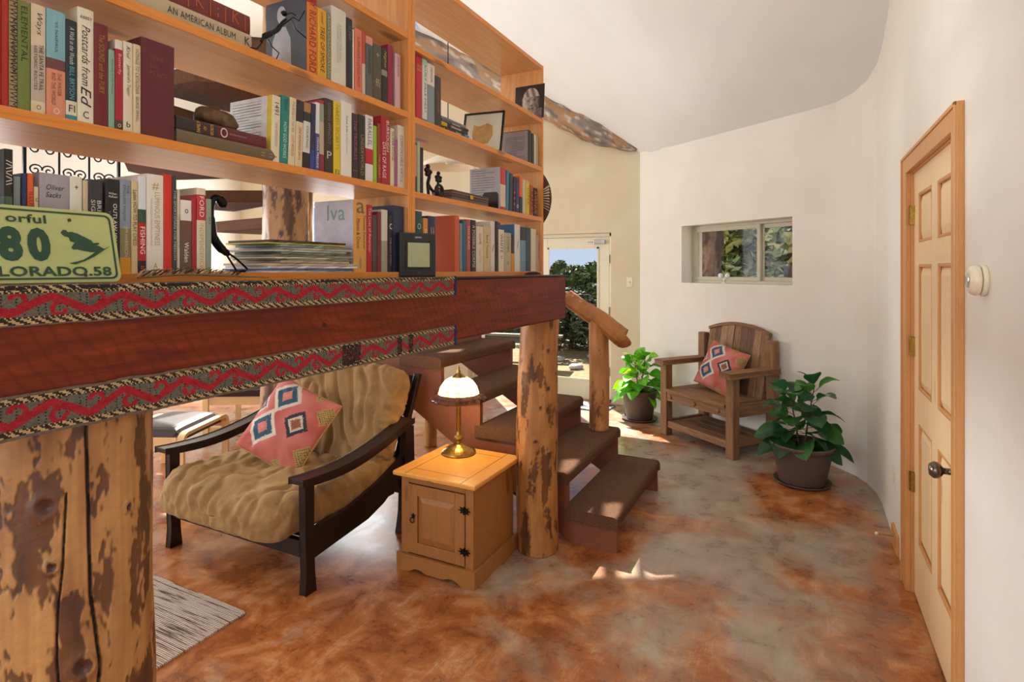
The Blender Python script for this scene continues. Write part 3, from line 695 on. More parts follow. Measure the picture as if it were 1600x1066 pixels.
# ---- middle left shelf
row(1.819, [
 (1, 14, -22, .19, '#b3271b', [], 'bright red hardcover', {'label': 'bright red binder at the left end of the middle left shelf'}),
 (14.5, 27.5, -18, .17, '#b09a72', [('WMWMWMWMWMWMWM', 'v', .02, .98, '#241f19', .95), ('NVNVNVNVNVNV', 'v', .05, .95, '#3a3127', .5)], 'zigzag-patterned tan book'),
 (28, 48, 2, .16, [(0, 1, '#71813d')], [('ELEMENTAL', 'v', .45, .95, '#2c3518', .5)], 'olive green hardcover'),
 (49, 72, 8, .15, [(0, .12, '#dccfae'), (.12, .62, '#c3b2a4'), (.62, 1, '#d9cbb2')], [('THE SANTA FE TRAIL', 'v', .22, .64, '#23201e', .3, 0, .66), ('HISTORIC ROUTES', 'v', .22, .62, '#4b4440', .22, 0, .28), ('Ways', 'v', .72, .93, '#4b443c', .5, .3), ('O', 'h', .03, .1, '#4b443c', .3)], 'cream hardcover titled THE SANTA FE TRAIL'),
 (73, 103, 17, .16, [(0, .45, '#d98f71'), (.45, .55, '#6b3e3c'), (.55, 1, '#7fb4c2')], [('VS NAIPAUL', 'v', .58, .92, '#2e4e56', .16), ('THE WRITER\nAND THE WORLD', 'v', .12, .42, '#7b4638', .5), ('O', 'h', .03, .1, '#f0d9c9', .3)], 'pale blue and peach hardcover titled THE WRITER AND THE WORLD'),
 (103.5, 121, 32, .13, [(0, .06, '#3b8aa0'), (.06, .2, '#d9d4bd'), (.2, 1, '#1f2a33')], [('A Walk in the Woods', 'v', .56, .93, '#c8cfd2', .45, .2), ('BILL BRYSON', 'v', .22, .54, '#5fa9bc', .45), ('FI', 'h', .09, .16, K, .55)], 'black and blue paperback titled A Walk in the Woods', {'hard': False}),
 (121.5, 147, 14, .16, '#e3dcc8', [('ABBEY', 'h', .9, .94, K, .75), ('Postcards from', 'v', .33, .85, '#1d1c1b', .5, .3), ('Ed', 'v', .15, .32, '#1d1c1b', .62, .3), ('C', 'h', .05, .11, K, .35)], 'white hardcover titled Postcards from Ed'),
 (147.5, 169.5, 38, .15, '#6f1519', [('The SOUND and the FURY', 'v', .33, .9, '#9a7b2f', .42)], 'dark red hardcover titled The SOUND and the FURY'),
 (170, 180, 78, .12, '#7fae96', [('Dancing in the Forest', 'v', .4, .92, '#2c4b40', .4)], 'small mint paperback', {'hard': False}),
 (180.5, 192.5, 63, .14, [(0, .12, '#4d3a33'), (.12, .9, '#a8172b'), (.9, 1, '#e0d6c8')], [('Butterfly', 'v', .62, .85, '#e2b6ae', .5), ('O', 'h', .03, .09, W, .4)], 'crimson paperback with a brown foot', {'hard': False}),
 (193, 208, 66, .14, '#dcd2bb', [('Krul', 'v', .82, .95, '#4b4436', .4, .3), ('Journal of a Trapper', 'v', .4, .75, '#4b4436', .45, .3), ('b', 'h', .06, .12, K, .4)], 'ivory paperback titled Journal of a Trapper', {'hard': False}),
 (208.5, 220.5, 70, .13, '#d9c9a5', [('HOMAGE TO CATALONIA', 'v', .45, .95, '#6b5a3c', .5), ('GEORGE ORWELL', 'v', .14, .42, '#2c251a', .4)], 'cream paperback titled HOMAGE TO CATALONIA', {'hard': False}),
 (221, 273, 66, .17, '#5d1620', [('WAR\nand\nPEACE', 'h', .62, .86, '#7d3f2a', .55), ('TOLSTOY', 'h', .5, .54, '#7d3f2a', .3)], 'very thick maroon hardcover titled WAR and PEACE'),
 (424, 437, 149, .17, '#ded4ba', [('1491', 'v', .72, .9, '#2b2822', .5), ('NEW REVELATIONS', 'v', .25, .6, '#9a8f76', .25)], 'white hardcover titled 1491', {'lean': 1.5}),
 (437.5, 450, 149, .15, '#17827b', [('BREAK', 'v', .78, .95, '#0d4a4a', .5), ('HOW GOD WORKS', 'v', .1, .62, '#bfe0d6', .4)], 'teal hardcover', {'lean': 2}),
 (450.5, 461, 152, .15, '#ddd0ae', [('THE EDGE OF THE SEA', 'v', .5, .95, '#8a8a6a', .4), ('LOST WORLDS', 'v', .15, .45, '#b3261f', .4)], 'cream paperback with red lettering', {'hard': False, 'lean': 2}),
 (461.5, 472.5, 156, .15, [(0, .68, '#d8c9a6'), (.68, 1, '#2b2623')], [('ONE HUNDRED DAYS', 'v', .12, .6, '#9a3a28', .35)], 'cream hardcover with a dark top', {'lean': 2}),
 (473, 484, 160, .14, [(0, .25, '#1e1c1d'), (.25, .72, '#d6d4cd'), (.72, .86, '#2a2c33'), (.86, 1, '#a37a4b')], [('COURTING', 'v', .32, .65, '#3a3a3c', .3)], 'black, white and tan paperback', {'hard': False, 'lean': 2}),
 (484.5, 492, 161, .15, [(0, .3, '#2a3d8a'), (.3, 1, '#27284a')], [], 'dark blue hardcover', {'lean': 2}),
 (492.5, 499, 160, .15, [(0, .55, '#3d4b91'), (.55, 1, '#d9dbe0')], [('VIENNA PRELUDE', 'v', .05, .5, W, .5)], 'white and violet paperback', {'hard': False, 'lean': 1}),
 (499.5, 507, 157, .14, [(0, .25, '#8b2b33'), (.25, .7, '#b9a98f'), (.7, .95, '#8d9784'), (.95, 1, '#a8303a')], [], 'sage and red striped paperback', {'hard': False}),
 (507.5, 521, 155, .16, '#3b2b27', [('CODING WITHOUT', 'v', .4, .95, '#8b7c6c', .35), ('P', 'h', .2, .3, '#b8d0d4', .6)], 'dark brown hardcover'),
 (521.5, 532.5, 159, .15, '#dcc323', [('NAKED SECRETS', 'v', .35, .95, '#a38a22', .5), ('E2', 'h', .02, .08, '#3b2c12', .6)], 'yellow hardcover'),
 (533, 550, 160, .16, '#e6e3da', [('Steve Jobs', 'v', .6, .82, '#2b2b2b', .24), ('by Walter Isaacson', 'v', .3, .58, '#a2a2a0', .2)], 'plain white biography'),
 (550.5, 560, 178, .15, '#332028', [('THE TROUBLES', 'v', .3, .9, '#a3536a', .45), ('NEW YORK', 'h', .1, .16, '#8f8a8b', .8)], 'black hardcover with maroon lettering'),
 (560.5, 571, 180, .15, '#2a2622', [('UNDERWORLD', 'v', .08, .7, '#a48a4b', .45)], 'black hardcover titled UNDERWORLD'),
 (571.5, 583.5, 181, .15, [(0, .27, '#dcdcd9'), (.27, .5, '#bd1f2b'), (.5, 1, '#dcdcd9')], [('PARALLEL', 'v', .55, .95, '#5c5f60', .5)], 'white hardcover with a red band titled PARALLEL'),
 (584, 589.5, 197, .13, '#8fb822', [], 'lime green paperback', {'hard': False}),
 (590, 595.5, 193, .13, '#93322d', [('THE GREAT', 'v', .1, .5, '#d9a06b', .5)], 'brick red paperback', {'hard': False}),
 (596, 610, 183, .15, '#a71a2c', [('DAYS OF RAGE', 'v', .1, .62, '#ecd9d3', .42, 0, .3), ('BURROUGH', 'v', .5, .95, '#ecd9d3', .3, 0, .68)], 'crimson hardcover titled DAYS OF RAGE'),
 (610.5, 616.5, 201, .14, '#dccfae', [('OLIVER STONE', 'v', .45, .95, '#2b2822', .5)], 'thin cream hardcover'),
 (617, 621.5, 218, .12, '#9b5c86', [], 'thin purple paperback', {'hard': False}),
 (622, 632.5, 197, .15, [(0, 1, '#d3cdbd')], [('COMFORTABLE VIRTUE', 'v', .1, .85, '#6f6a62', .45)], 'pale grey hardcover'),
], 'middle left shelf')
# ---- upper left shelf
def fig_art(t, th, ht, dp):
    q = MB(); n = 20
    q.prism([(-dp*.62+math.cos(2*PI*i/n)*.018, ht*.82+math.sin(2*PI*i/n)*.026) for i in range(n)], 'y', -.0008, 0)
    q.prism([(-dp*.86, ht*.06), (-dp*.38, ht*.06), (-dp*.40, ht*.5), (-dp*.52, ht*.66), (-dp*.72, ht*.66), (-dp*.84, ht*.5)], 'y', -.0006, 0)
    obj('cover_portrait', q, plain('#aab0bd', .5), t)
row(2.095, [
 (480.5, 496, -6, .17, [(0, .9, '#d9761d'), (.9, 1, '#a8281d')], [('BY RICHARD FORD', 'v', .04, .97, '#8b1f12', .72, 0)], 'orange hardcover with a grey portrait cover', {'art': lambda t, a, b, c: (obj('front_cover', MB().box(-c, -.0005, 0, -.003, .0001, b), plain('#46505f', .4), t), fig_art(t, a, b, c))}),
 (496.5, 511, 15, .16, '#d8a018', [('TREE OF SMOKE', 'v', .1, .75, '#2c1f0d', .42, .2), ('a novel', 'v', .8, .95, '#8b3a12', .4)], 'yellow hardcover titled TREE OF SMOKE'),
 (511.5, 517, 21, .15, '#6b7f76', [('XOXOXOXOXOXO', 'v', .02, .98, '#c7a55a', .9)], 'thin teal patterned book'),
 (518, 541, 14, .17, '#d5d2c4', [('AGAINST THE DAY\nTHOMAS PYNCHON', 'v', .3, .8, '#8f8d80', .3)], 'wide ivory hardcover'),
 (541.5, 551, 29, .16, '#1d1c1e', [('SLEEP', 'v', .7, .9, '#6a6a6c', .4)], 'tall black hardcover'),
 (551.5, 553.5, 46, .13, '#d9d5c8', [], 'thin white pamphlet', {'hard': False}),
 (554.5, 566, 46, .15, '#d8745a', [('SOME LINES I LOVED MOST', 'v', .1, .88, '#8b3524', .4)], 'salmon pink hardcover'),
 (566.5, 571.5, 50, .15, [(0, .5, '#c9b9a2'), (.5, 1, '#b24438')], [], 'red and cream thin paperback', {'hard': False}),
 (572, 583, 58, .14, [(0, .88, '#55585a'), (.88, 1, '#d08a75')], [('MARAUDERS', 'v', .4, .8, '#26282a', .4)], 'slate book with pink top'),
 (583.5, 596.5, 70, .15, '#4f4a39', [('ffi', 'h', .25, .4, '#a89f7f', .5), ('+', 'h', .78, .86, '#a89f7f', .4)], 'dark olive hardcover'),
 (597, 606, 75, .15, [(0, .5, '#1e1d1c'), (.5, .6, '#8f8b7c'), (.6, 1, '#26241f')], [('Nights', 'v', .65, .95, '#c9a24b', .5, .3)], 'black hardcover with gold script'),
 (606.5, 614.5, 71, .15, '#8b1738', [], 'plum red hardcover'),
 (617.5, 626, 85, .14, '#cba6ad', [('ANNIE JOHN', 'v', .6, .95, '#7b4c5c', .45)], 'pale pink paperback', {'hard': False}),
], 'upper left shelf')
# ---- lowest right shelf
row(1.523, [
 (645, 649, 310, .14, '#c5c9cb', [], 'thin pale grey book'),
 (649.5, 660, 330, .15, '#24484a', [('BIRD', 'v', .2, .6, '#b7cfc8', .5), ('o', 'h', .7, .8, '#9ac0c0', .5)], 'dark teal hardcover'),
 (661.5, 669, 341, .13, '#d48b3e', [('GOLDEN', 'v', .3, .8, '#f2dcb1', .5)], 'amber paperback', {'hard': False}),
 (669.5, 681, 338, .15, '#203055', [('II', 'h', .6, .8, '#b88a4b', .4)], 'navy blue hardcover'),
 (711, 718, 337, .19, '#c95a35', [], 'large orange-red hardcover'),
 (718.5, 723, 349, .13, '#7a8789', [], 'grey-blue paperback', {'hard': False}),
 (723.5, 728.5, 345, .13, '#1f6a8a', [], 'blue-teal paperback', {'hard': False}),
 (729, 735.5, 343, .14, '#a84d4f', [('GILEAD', 'v', .4, .9, '#e9c7b5', .4)], 'dusty rose hardcover'),
 (736, 744, 344, .14, '#221f1f', [('A POSSIBLE CORPSE', 'v', .08, .9, '#cfc8b7', .6)], 'black hardcover with white capitals'),
 (744.5, 755.5, 354, .14, '#d9d0ba', [('SOME', 'v', .6, .85, '#b5302c', .5), ('NOTES', 'v', .2, .5, '#a59b85', .3)], 'ivory paperback with red word', {'hard': False}),
 (756, 766.5, 353, .14, '#cdb98b', [('Bend Toward', 'v', .3, .8, '#4b3d22', .4)], 'straw-coloured paperback', {'hard': False}),
 (767, 773.5, 346, .15, '#d6d2ca', [('/', 'h', .4, .55, K, .4)], 'tall off-white hardcover'),
 (774, 779, 346, .15, '#1c1b1c', [], 'narrow black hardcover'),
 (779.5, 788, 359, .13, '#ddd3c0', [('WHITE', 'v', .45, .9, '#5c4a38', .5), ('o', 'h', .3, .38, '#5c7c94', .5)], 'cream paperback titled WHITE', {'hard': False}),
 (788.5, 799, 364, .13, '#b9ad92', [('STONES', 'v', .5, .9, '#4b4436', .4), ('o', 'h', .18, .25, K, .4)], 'khaki paperback', {'hard': False}),
 (799.5, 804, 368, .12, [(0, .5, '#d38d22'), (.5, 1, '#3a2f2a')], [], 'orange and brown thin paperback', {'hard': False}),
 (804.5, 813, 351, .19, '#d8d8d8', [('/', 'h', .5, .65, K, .4)], 'large blue-covered book with white spine', {'art': lambda t, a, b, c: obj('front_cover', MB().box(-c, -.0006, 0, -.003, .0001, b), plain('#3f6693', .4), t)}),
 (813.5, 822, 355, .14, [(0, .7, '#6f93a8'), (.7, 1, '#2a2a30')], [], 'light blue and black paperback', {'hard': False}),
 (822.5, 829.5, 356, .14, '#2e4257', [], 'slate blue hardcover'),
 (830, 838, 358, .14, '#d4cbb4', [], 'buff hardcover'),
 (838.5, 845, 368, .13, '#bda48c', [('YEATS', 'v', .4, .85, '#8f7b63', .4)], 'beige paperback', {'hard': False}),
], 'lowest right shelf')
# ---- second right shelf
row(1.815, [
 (645.5, 652, 223, .14, [(0, .33, '#2e3f3d'), (.33, .96, '#c98e7d'), (.96, 1, '#24211f')], [], 'pink and green hardcover'),
 (652.5, 657, 222, .13, '#a8b79a', [], 'light green paperback', {'hard': False}),
 (657.5, 662, 231, .14, '#231b1a', [], 'thin near-black hardcover'),
 (782.5, 790.5, 262, .17, [(0, .08, '#bd2a26'), (.08, .6, '#d8c3b5'), (.6, 1, '#c23a33')], [], 'red and white book with a grey text cover', {'art': lambda t, a, b, c: (obj('front_cover', MB().box(-c, -.0004, 0, -.003, .0001, b), plain('#9d9a9e', .45), t), page_art(11, '#77747a', .06, .8, .3, .93)(t, a, b, c))}),
 (791, 795, 266, .14, '#3f7f9a', [], 'sky blue paperback', {'hard': False, 'lean': 2}),
 (795.5, 801, 271, .14, '#2a3550', [], 'ink blue hardcover', {'lean': 2}),
 (801.5, 805.5, 276, .13, '#2a2530', [('...', 'v', .2, .6, '#d34b3b', .5)], 'black dotted paperback', {'hard': False, 'lean': 2}),
 (806, 811, 278, .13, '#263a6b', [('o', 'h', .15, .25, W, .5)], 'royal blue paperback', {'hard': False, 'lean': 2}),
 (811.5, 816.5, 275, .14, [(0, .45, '#27211f'), (.45, 1, '#e0611f')], [], 'bright orange and black hardcover', {'lean': 2}),
 (817, 821.5, 281, .13, '#c9c6b4', [], 'pale stone paperback', {'hard': False}),
 (822, 827.5, 283, .13, '#dcc02b', [('PAPER', 'v', .3, .8, '#7a6a1a', .5)], 'lemon yellow paperback', {'hard': False}),
 (828, 833.5, 290, .12, '#a85a28', [('KAFKA', 'v', .1, .8, '#2c160a', .7)], 'rust brown paperback', {'hard': False}),
 (834, 840, 294, .12, '#241d1c', [('AVENUE', 'v', .1, .9, '#e07a28', .7)], 'black paperback with orange letters', {'hard': False}),
], 'second right shelf')
# ---- third right shelf
row(2.087, [
 (645.5, 650, 84, .15, '#1d1c1d', [], 'slim black hardcover'),
 (650.5, 660, 85, .15, '#bd1f33', [('VALIS\nDICK', 'h', .7, .88, '#c9b63a', .7)], 'cherry red hardcover'),
 (660.5, 668, 93, .15, [(0, .05, '#3d7a86'), (.05, .9, '#d5dccf'), (.9, 1, '#a5cdb4')], [('KURT PALE FIRST', 'v', .15, .9, '#4b5a4c', .35)], 'white and mint paperback', {'hard': False}),
 (668.5, 679.5, 101, .14, [(0, .65, '#7e8f97'), (.65, 1, '#e0ddd2')], [('MEMOIR', 'v', .7, .95, '#6b675f', .3)], 'grey-blue paperback with white head', {'hard': False}),
 (680, 689.5, 120, .14, '#3f3734', [('SAINT MAYBE', 'v', .3, .7, '#b65d4b', .4)], 'dark taupe paperback', {'hard': False}),
 (825.5, 830.5, 204, .15, '#201f22', [], 'black book with a grey text cover', {'art': lambda t, a, b, c: (obj('front_cover', MB().box(-c, -.0004, .003, -.003, .0001, b-.003), plain('#8b8289', .45), t), page_art(12, '#655d64', .08, .85, .15, .8)(t, a, b, c))}),
 (831, 834.5, 209, .13, '#2c2b2c', [], 'thin black paperback', {'hard': False}),
 (835, 838, 211, .13, '#d3cbb3', [], 'thin ivory paperback', {'hard': False}),
 (838.5, 841.5, 213, .12, '#b5a583', [], 'thin fawn paperback', {'hard': False}),
], 'third right shelf')
# cover of Mason & Dixon and of 1491 seen from the side
def find(lab): return next(o for o in bpy.data.objects if lab in o.get('label', ''))
t = find('wide tan hardcover titled Mason'); hh = zat(313, SX, onx(563, SX))-1.523
obj('front_cover', MB().box(-.17, -.0005, 0, -.003, .0001, hh), plain('#b9b2c0', .45), t)
text('lva', t, (-.075, -.001, hh*.83), (1, 0, 0), (0, 0, 1), .14, .05, ink('#6f938c'), name='cover_lettering')
t = find('white hardcover titled 1491'); hh = zat(149, SX, onx(430, SX))-1.819
obj('front_cover', MB().box(-.17, -.0006, 0, -.02, .0001, hh), plain('#d5d8dd', .45), t)
obj('cover_margin', MB().box(-.02, -.0008, 0, -.003, 0, hh), plain('#d2bd3c', .45), t)
page_art(16, '#9a9fae', .06, .75, .25, .93)(t, 0, hh, .17)
t = find('lowest right shelf, x') if False else find('large orange-red hardcover'); 
obj('call_number_label', MB().box(-.17, -.0008, .01, -.10, .0, .035), plain('#b79e8c', .5), t)
# ---- books lying flat: spine facing out (local x), thickness upwards
def flat_book(y0, y1, z, th, dp, x, bands, texts, label, group, hard=True, yaw=0):
    """book on its side: rotate so height runs along y"""
    L = y1-y0
    t = book_at((x, y0, z+th), (-PI/2, 0, 0), th, L, dp, bands, [], label, group, hard)
    for (s, f0, f1, colr, wf, sh) in texts:      # reads along +y, tops up; sh == 9: reads upwards across the spine
        if sh == 9: text(s, t, (.0012, th*.5, L*(f0+f1)/2), (0, -1, 0), (0, 0, -1), th*wf, L*(f1-f0), ink(colr), 0, 'spine_lettering', stretch=.6); continue
        text(s, t, (.0012, th*.5, L*(f0+f1)/2), (0, 0, 1), (0, -1, 0), L*(f1-f0), th*wf, ink(colr), sh, 'spine_lettering', stretch=.4)
    if yaw: t.rotation_euler = (-PI/2, 0, yaw)
    return t
G = 'books lying in stacks'
flat_book(onx(276, SX), onx(432, SX), 1.819, .0325, .17, SX, [(0, 1, '#6b5c40')], [('= =', .82, .95, '#8d8060', .4, 0)], 'olive-brown cloth book lying flat at the bottom of the stack, middle left shelf', G)
flat_book(onx(276, SX), onx(417, SX), 1.8525, .030, .155, SX-.002, [(0, .18, '#2b1a18'), (.18, .42, '#3a1818'), (.42, 1, '#5f1419')], [('FAMILY', .19, .245, '#d5b13a', .86, 9), ('OF', .27, .30, '#d5b13a', .3, 9), ('SECRETS', .33, .385, '#d5b13a', .86, 9), ('O', .45, .53, '#c9c2b3', .8, 0), ('the hidden history of it', .55, .75, '#b58f8b', .3, 0)], 'dark maroon book FAMILY OF SECRETS lying on the olive-brown book', G)
flat_book(onx(205, -1.262), onx(393, -1.262), 2.095, .040, .20, SX, [(0, 1, '#b9a78a')], [('AN AMERICAN ALBUM', .26, .84, '#2b251d', .42, 0), ('K', .93, .98, '#2b1d18', .5, 0)], 'thick beige book AN AMERICAN ALBUM lying flat on the upper left shelf', G)
flat_book(onx(215, -1.262), onx(392, -1.262), 2.1355, .048, .19, SX-.003, [(0, 1, '#6e2013')], [('| K | ; | K |', .4, .95, '#a3512a', .8, 0)], 'rust-red ornamented book lying on the thick beige album', G)
zz = 2.087
for th, c1, c2, tx, tc_, lab, xa, xb in ((.017, '#20262a', '#2b93a5', 'Steger', '#cfe0e4', 'dark book with a turquoise end, lowest of the small stack, third right shelf', 697, 733),
        (.015, '#c3a41f', '#23201d', 'GRAHAM', '#e3ddcc', 'black and yellow book in the middle of the small stack, third right shelf', 690, 731), (.011, '#4b4a47', '#2a2725', 'MAGUIRE', '#e3ddcc', 'grey-black book second from top of the small stack, third right shelf', 690, 732), (.010, '#787a78', '#8d8f8c', '', W, 'thin grey book on top of the small stack, third right shelf', 690, 728)):
    flat_book(onx(xa, SX), onx(xb, SX), zz, th, .13, SX, [(0, .2, c1 if c1 != '#20262a' else '#20262a'), (.2, .8, c2 if c1 == '#c3a41f' else c1), (.8, 1, c2)], [(tx, .25, .8, tc_, .6, 0)] if tx else [], lab, G, False)
    zz += th+.0004
# ------------------------------------------------------------------ objects on the shelves and on the ledge
def poly_smooth(pts, n=6):
    P = [Vector(p) for p in pts]; out = []
    for i in range(len(P)-1):
        p0, p1, p2, p3 = P[max(i-1, 0)], P[i], P[i+1], P[min(i+2, len(P)-1)]
        for k in range(n):
            t = k/n; out.append(.5*((2*p1)+(p2-p0)*t+(2*p0-5*p1+4*p2-p3)*t*t+(3*p1-p0-3*p2+p3)*t**3))
    return out+[P[-1]]
# rock on the stack
rx = -1.34; ry = onx(338, rx)
mb = MB().ball((0, 0, 0), 1, 40)
def rk(v):
    p = Vector(v); n_ = noise.noise(p*1.4+Vector((3, 0, 0)))*.28+noise.noise(p*5)*.07+noise.noise(Vector((p.x*3, p.y*3, p.z*14)))*.05
    q = p*(1+n_); return (q.x*.035, q.y*.056, q.z*.028+.023*(p.y < 0)*.3)
mb.v = [rk(v) for v in mb.v]; zmin = min(v[2] for v in mb.v)
tag(obj('rock', mb, plain('#6b5138', .8, name='layered_rock', var=.45, vs=55, bump=.6), loc=(rx, ry, 1.8828-zmin), smooth=True), 'rough brown rock sitting on top of the two lying books', 'rock')
# insect figure of black metal on the upper left shelf, in front of the books
def pt(px, py, X): y = onx(px, X); return Vector((X, y, zat(py, X, y)))
XI = -1.225
o = thing('insect_figurine', 'black metal long-legged insect figurine climbing in front of the grey portrait book', 'figurine', pt(440, 98, XI))
base = o.location.copy(); L_ = lambda pts, dx=0: [pt(a, b, XI+dx)-base for a, b in pts]
obj('body', MB().tube(poly_smooth(L_([(408, 66), (413, 57), (424, 52), (434, 46), (440, 36), (447, 30)])), [.004]*6+[.0075]*6+[.006]*10+[.0035]*8+[.003], 10), BLACKM, o, smooth=True)
obj('head', MB().ball(pt(444, 21, XI)-base, .009, 14, sz=.8), BLACKM, o, smooth=True)
for nm, q, dx in (('leg', [(418, 60), (424, 72), (436, 83), (432, 92)], .006), ('leg', [(410, 66), (402, 76), (391, 74)], 0), ('leg', [(440, 40), (458, 27), (467, 33), (476, 17)], .006), ('leg', [(438, 42), (455, 30), (462, 46), (479, 60)], -.004), ('antenna', [(447, 22), (455, 20), (462, 24)], 0)):
    obj(nm, MB().tube(L_(q, dx), .0016, 6), BLACKM, o)
# black curved long-necked figure on the lower left shelf
XB = -1.33
o = thing('bird_figurine', 'black metal long-necked bird figurine between the books and the stack of magazines', 'figurine', pt(360, 424, XB)); base = o.location.copy(); o.location.z = 1.523; base.z = 1.523
Lb = lambda pts, dx=0: [pt(a, b, XB+dx)-base for a, b in pts]
obj('body', MB().tube(poly_smooth(Lb([(350, 322), (344, 313), (336, 309), (331, 316), (329, 335), (331, 355), (334, 372), (345, 388), (358, 398)])), [.010]*2+[.012]*6+[.0085]*8+[.008]*10+[.010]*10+[.011]*8+[.009]*3+[.005]*2, 12), BLACKM, o, smooth=True)
obj('beak', MB().tube(Lb([(343, 311), (352, 324)]), [.008, .003], 8), BLACKM, o)
for q, dx in (([(338, 378), (352, 395), (370, 420)], .012), ([(352, 392), (370, 405), (390, 421)], -.015)):
    pz = Lb(q, dx); pz[-1].z = .004; obj('leg', MB().tube(pz, .0028, 6).tube([pz[-1]+Vector((0, -.02, 0)), pz[-1]+Vector((0, .02, 0))], .003, 6), BLACKM, o)
mb = MB(); mb.box(-1.42, onx(300, -1.34), 1.5232, -1.30, onx(331, -1.34)-.001, 1.5245); a, b = onx(303, -1.42), onx(331, -1.42)
# blue acrylic bookend standing behind the last books
yb = onx(331.3, SX)
o = tag(obj('bookend', MB().box(-1.45, yb+.003, 1.5235, -1.285, yb+.006, 1.665).box(-1.45, yb+.003, 1.5235, -1.29, yb+.05, 1.526), plain('#3f74b5', .15, name='blue_acrylic'), bevel=.001), 'thin blue bookend behind the grey-green paperback on the lower left shelf', 'bookend')
# magazines: each an own thing, irregular sheaves
zz = 1.5232; mc = ['#c9c4bb', '#3f6fae', '#e5e3de', '#c9bb9f', '#bbad93', '#9a987c', '#d5cfc2', '#8f8a72', '#7b7a68', '#b0c2c0', '#b5a98f', '#7d979a', '#c8b34a', '#3b3733']
R = random.Random(4); ya_, yb_ = onx(412, -1.28), onx(556, -1.28)
for i, c_ in enumerate(mc):
    th = R.uniform(.004, .0075); a = ya_+R.uniform(-.01, .02)+(.07 if 2 < i < 12 and i % 3 else 0)*.5; b = yb_-R.uniform(.0, .035)-(i*.003)
    mb = MB(); n = 14
    for k in range(n+1):
        y = a+(b-a)*k/n; w1 = .0022*noise.noise((k*.35, i*3.1, 0))
        for (x, zt) in ((-1.445, 0), (-1.262-.006*R.random(), 0), (-1.262-.004*R.random(), th*.9), (-1.445, th*.9)): mb.v.append((x, y, zz+zt+abs(w1)*.3))
    for k in range(n):
        for q in range(4): mb.face((k*4+q, k*4+(q+1) % 4, k*4+4+(q+1) % 4, k*4+4+q))
    mb.face((0, 3, 2, 1)); mb.face((n*4, n*4+1, n*4+2, n*4+3)); ym_ = (a+b)/2; ra = R.uniform(-.045, .045)
    mb.xf(Matrix.Translation((-1.36, ym_, 0)) @ Matrix.Rotation(ra, 4, 'Z') @ Matrix.Translation((1.36, -ym_, 0)))
    pos = 'lowest' if i == 0 else 'topmost' if i == len(mc)-1 else f'{i+1} up from the bottom'
    nm = ['white', 'blue', 'white', 'tan', 'tan', 'olive', 'cream', 'olive', 'dark', 'pale teal', 'brown', 'blue-green', 'yellow-edged', 'black'][i]
    tag(obj('magazine', mb, plain(c_, .55, var=.08)), f'{nm} magazine, {pos} of the stack on the lower left shelf', 'magazine', 'loose stack of magazines')
    zz += th+.0004
# digital weather clock
YC = onx(652, -1.215)
o = thing('digital_clock', 'dark digital weather clock with a pale green screen standing in front of the books', 'clock', (-1.212, YC+.002, 1.5045), rot=(0, 0, math.radians(-24)))
DK = plain('#232428', .35, name='charcoal_plastic', var=.05)
obj('case', MB().box(-.028, -.074, 0, .0, .074, .158), DK, o, bevel=.005)
obj('bezel', MB().box(0, -.052, .028, .003, .052, .128), plain('#17181b', .4), o, bevel=.002)
obj('screen', MB().box(.003, -.044, .036, .0045, .044, .122), plain('#a7ad86', .25, name='lcd_screen', var=.03), o)
obj('button', MB().box(0, -.006, .012, .003, .006, .020), plain('#3b3c40', .3), o, bevel=.001)
obj('maker_mark', MB().box(0, -.013, .139, .0006, .013, .144), plain('#9aa0a8', .4), o)
# licence plate
XP = -1.185; ang = math.radians(14)
o = thing('license_plate', 'pale green skier licence plate ending in 58 leaning on the books at the left', 'license plate', (XP, onx(190, XP)-.305, 1.508), rot=(0, -ang, 0))
PG = plain('#aeb877', .4, name='pale_green_enamel', var=.06, vs=12); DG = plain('#17422c', .45, name='dark_green_paint', var=.1)
def rrect(y0, y1, z0, z1, r, n=6):
    out = []
    for cx_, cz_, a0 in ((y1-r, z1-r, 0), (y0+r, z1-r, PI/2), (y0+r, z0+r, PI), (y1-r, z0+r, 1.5*PI)):
        for i in range(n+1): a = a0+PI/2*i/n; out.append((cx_+r*math.cos(a), cz_+r*math.sin(a)))
    return out
Lp, Hp = .305, .138
obj('plate', MB().prism(rrect(0, Lp, 0, Hp, .014), 'x', -.0015, 0), PG, o, bevel=.0008)
a, b = rrect(.005, Lp-.005, .005, Hp-.005, .011), rrect(.0085, Lp-.0085, .0085, Hp-.0085, .009); q = MB(); k = len(a)
q.v = [(.0008, p[0], p[1]) for p in a]+[(.0008, p[0], p[1]) for p in b]
for i in range(k): j = (i+1) % k; q.face((i, j, k+j, k+i))
obj('border', q, DG, o)
yl = lambda px: onx(px, XP)-(onx(190, XP)-.305)
def ptext(s, px0, px1, z0, z1, bold=.03, nm='lettering'): text(s, o, (.0014, (yl(px0)+yl(px1))/2, (z0+z1)/2), (0, 1, 0), (0, 0, 1), yl(px1)-yl(px0), z1-z0, DG, name=nm, bold=bold, stretch=1.2)
ptext('orful', 20, 84, .108, .124, .02, 'slogan'); ptext('8', 3, 42, .038, .100, .06, 'number'); ptext('0', 50, 86, .038, .100, .06, 'number')
ptext('LORADO.58', -1, 176, .011, .029, .03, 'state_name')
SK = [(470, 625), (485, 607), (505, 608), (515, 622), (540, 618), (580, 628), (625, 650), (670, 672), (682, 690), (715, 686), (728, 692), (700, 705), (725, 712), (755, 728), (800, 708), (740, 745), (680, 782), (610, 815), (545, 838), (502, 832), (560, 818), (600, 806), (645, 780), (690, 752), (655, 752), (610, 745), (565, 735), (540, 738), (528, 725), (556, 690), (525, 680), (520, 655), (495, 650), (480, 640)]
y0s, y1s = yl(105), yl(179)
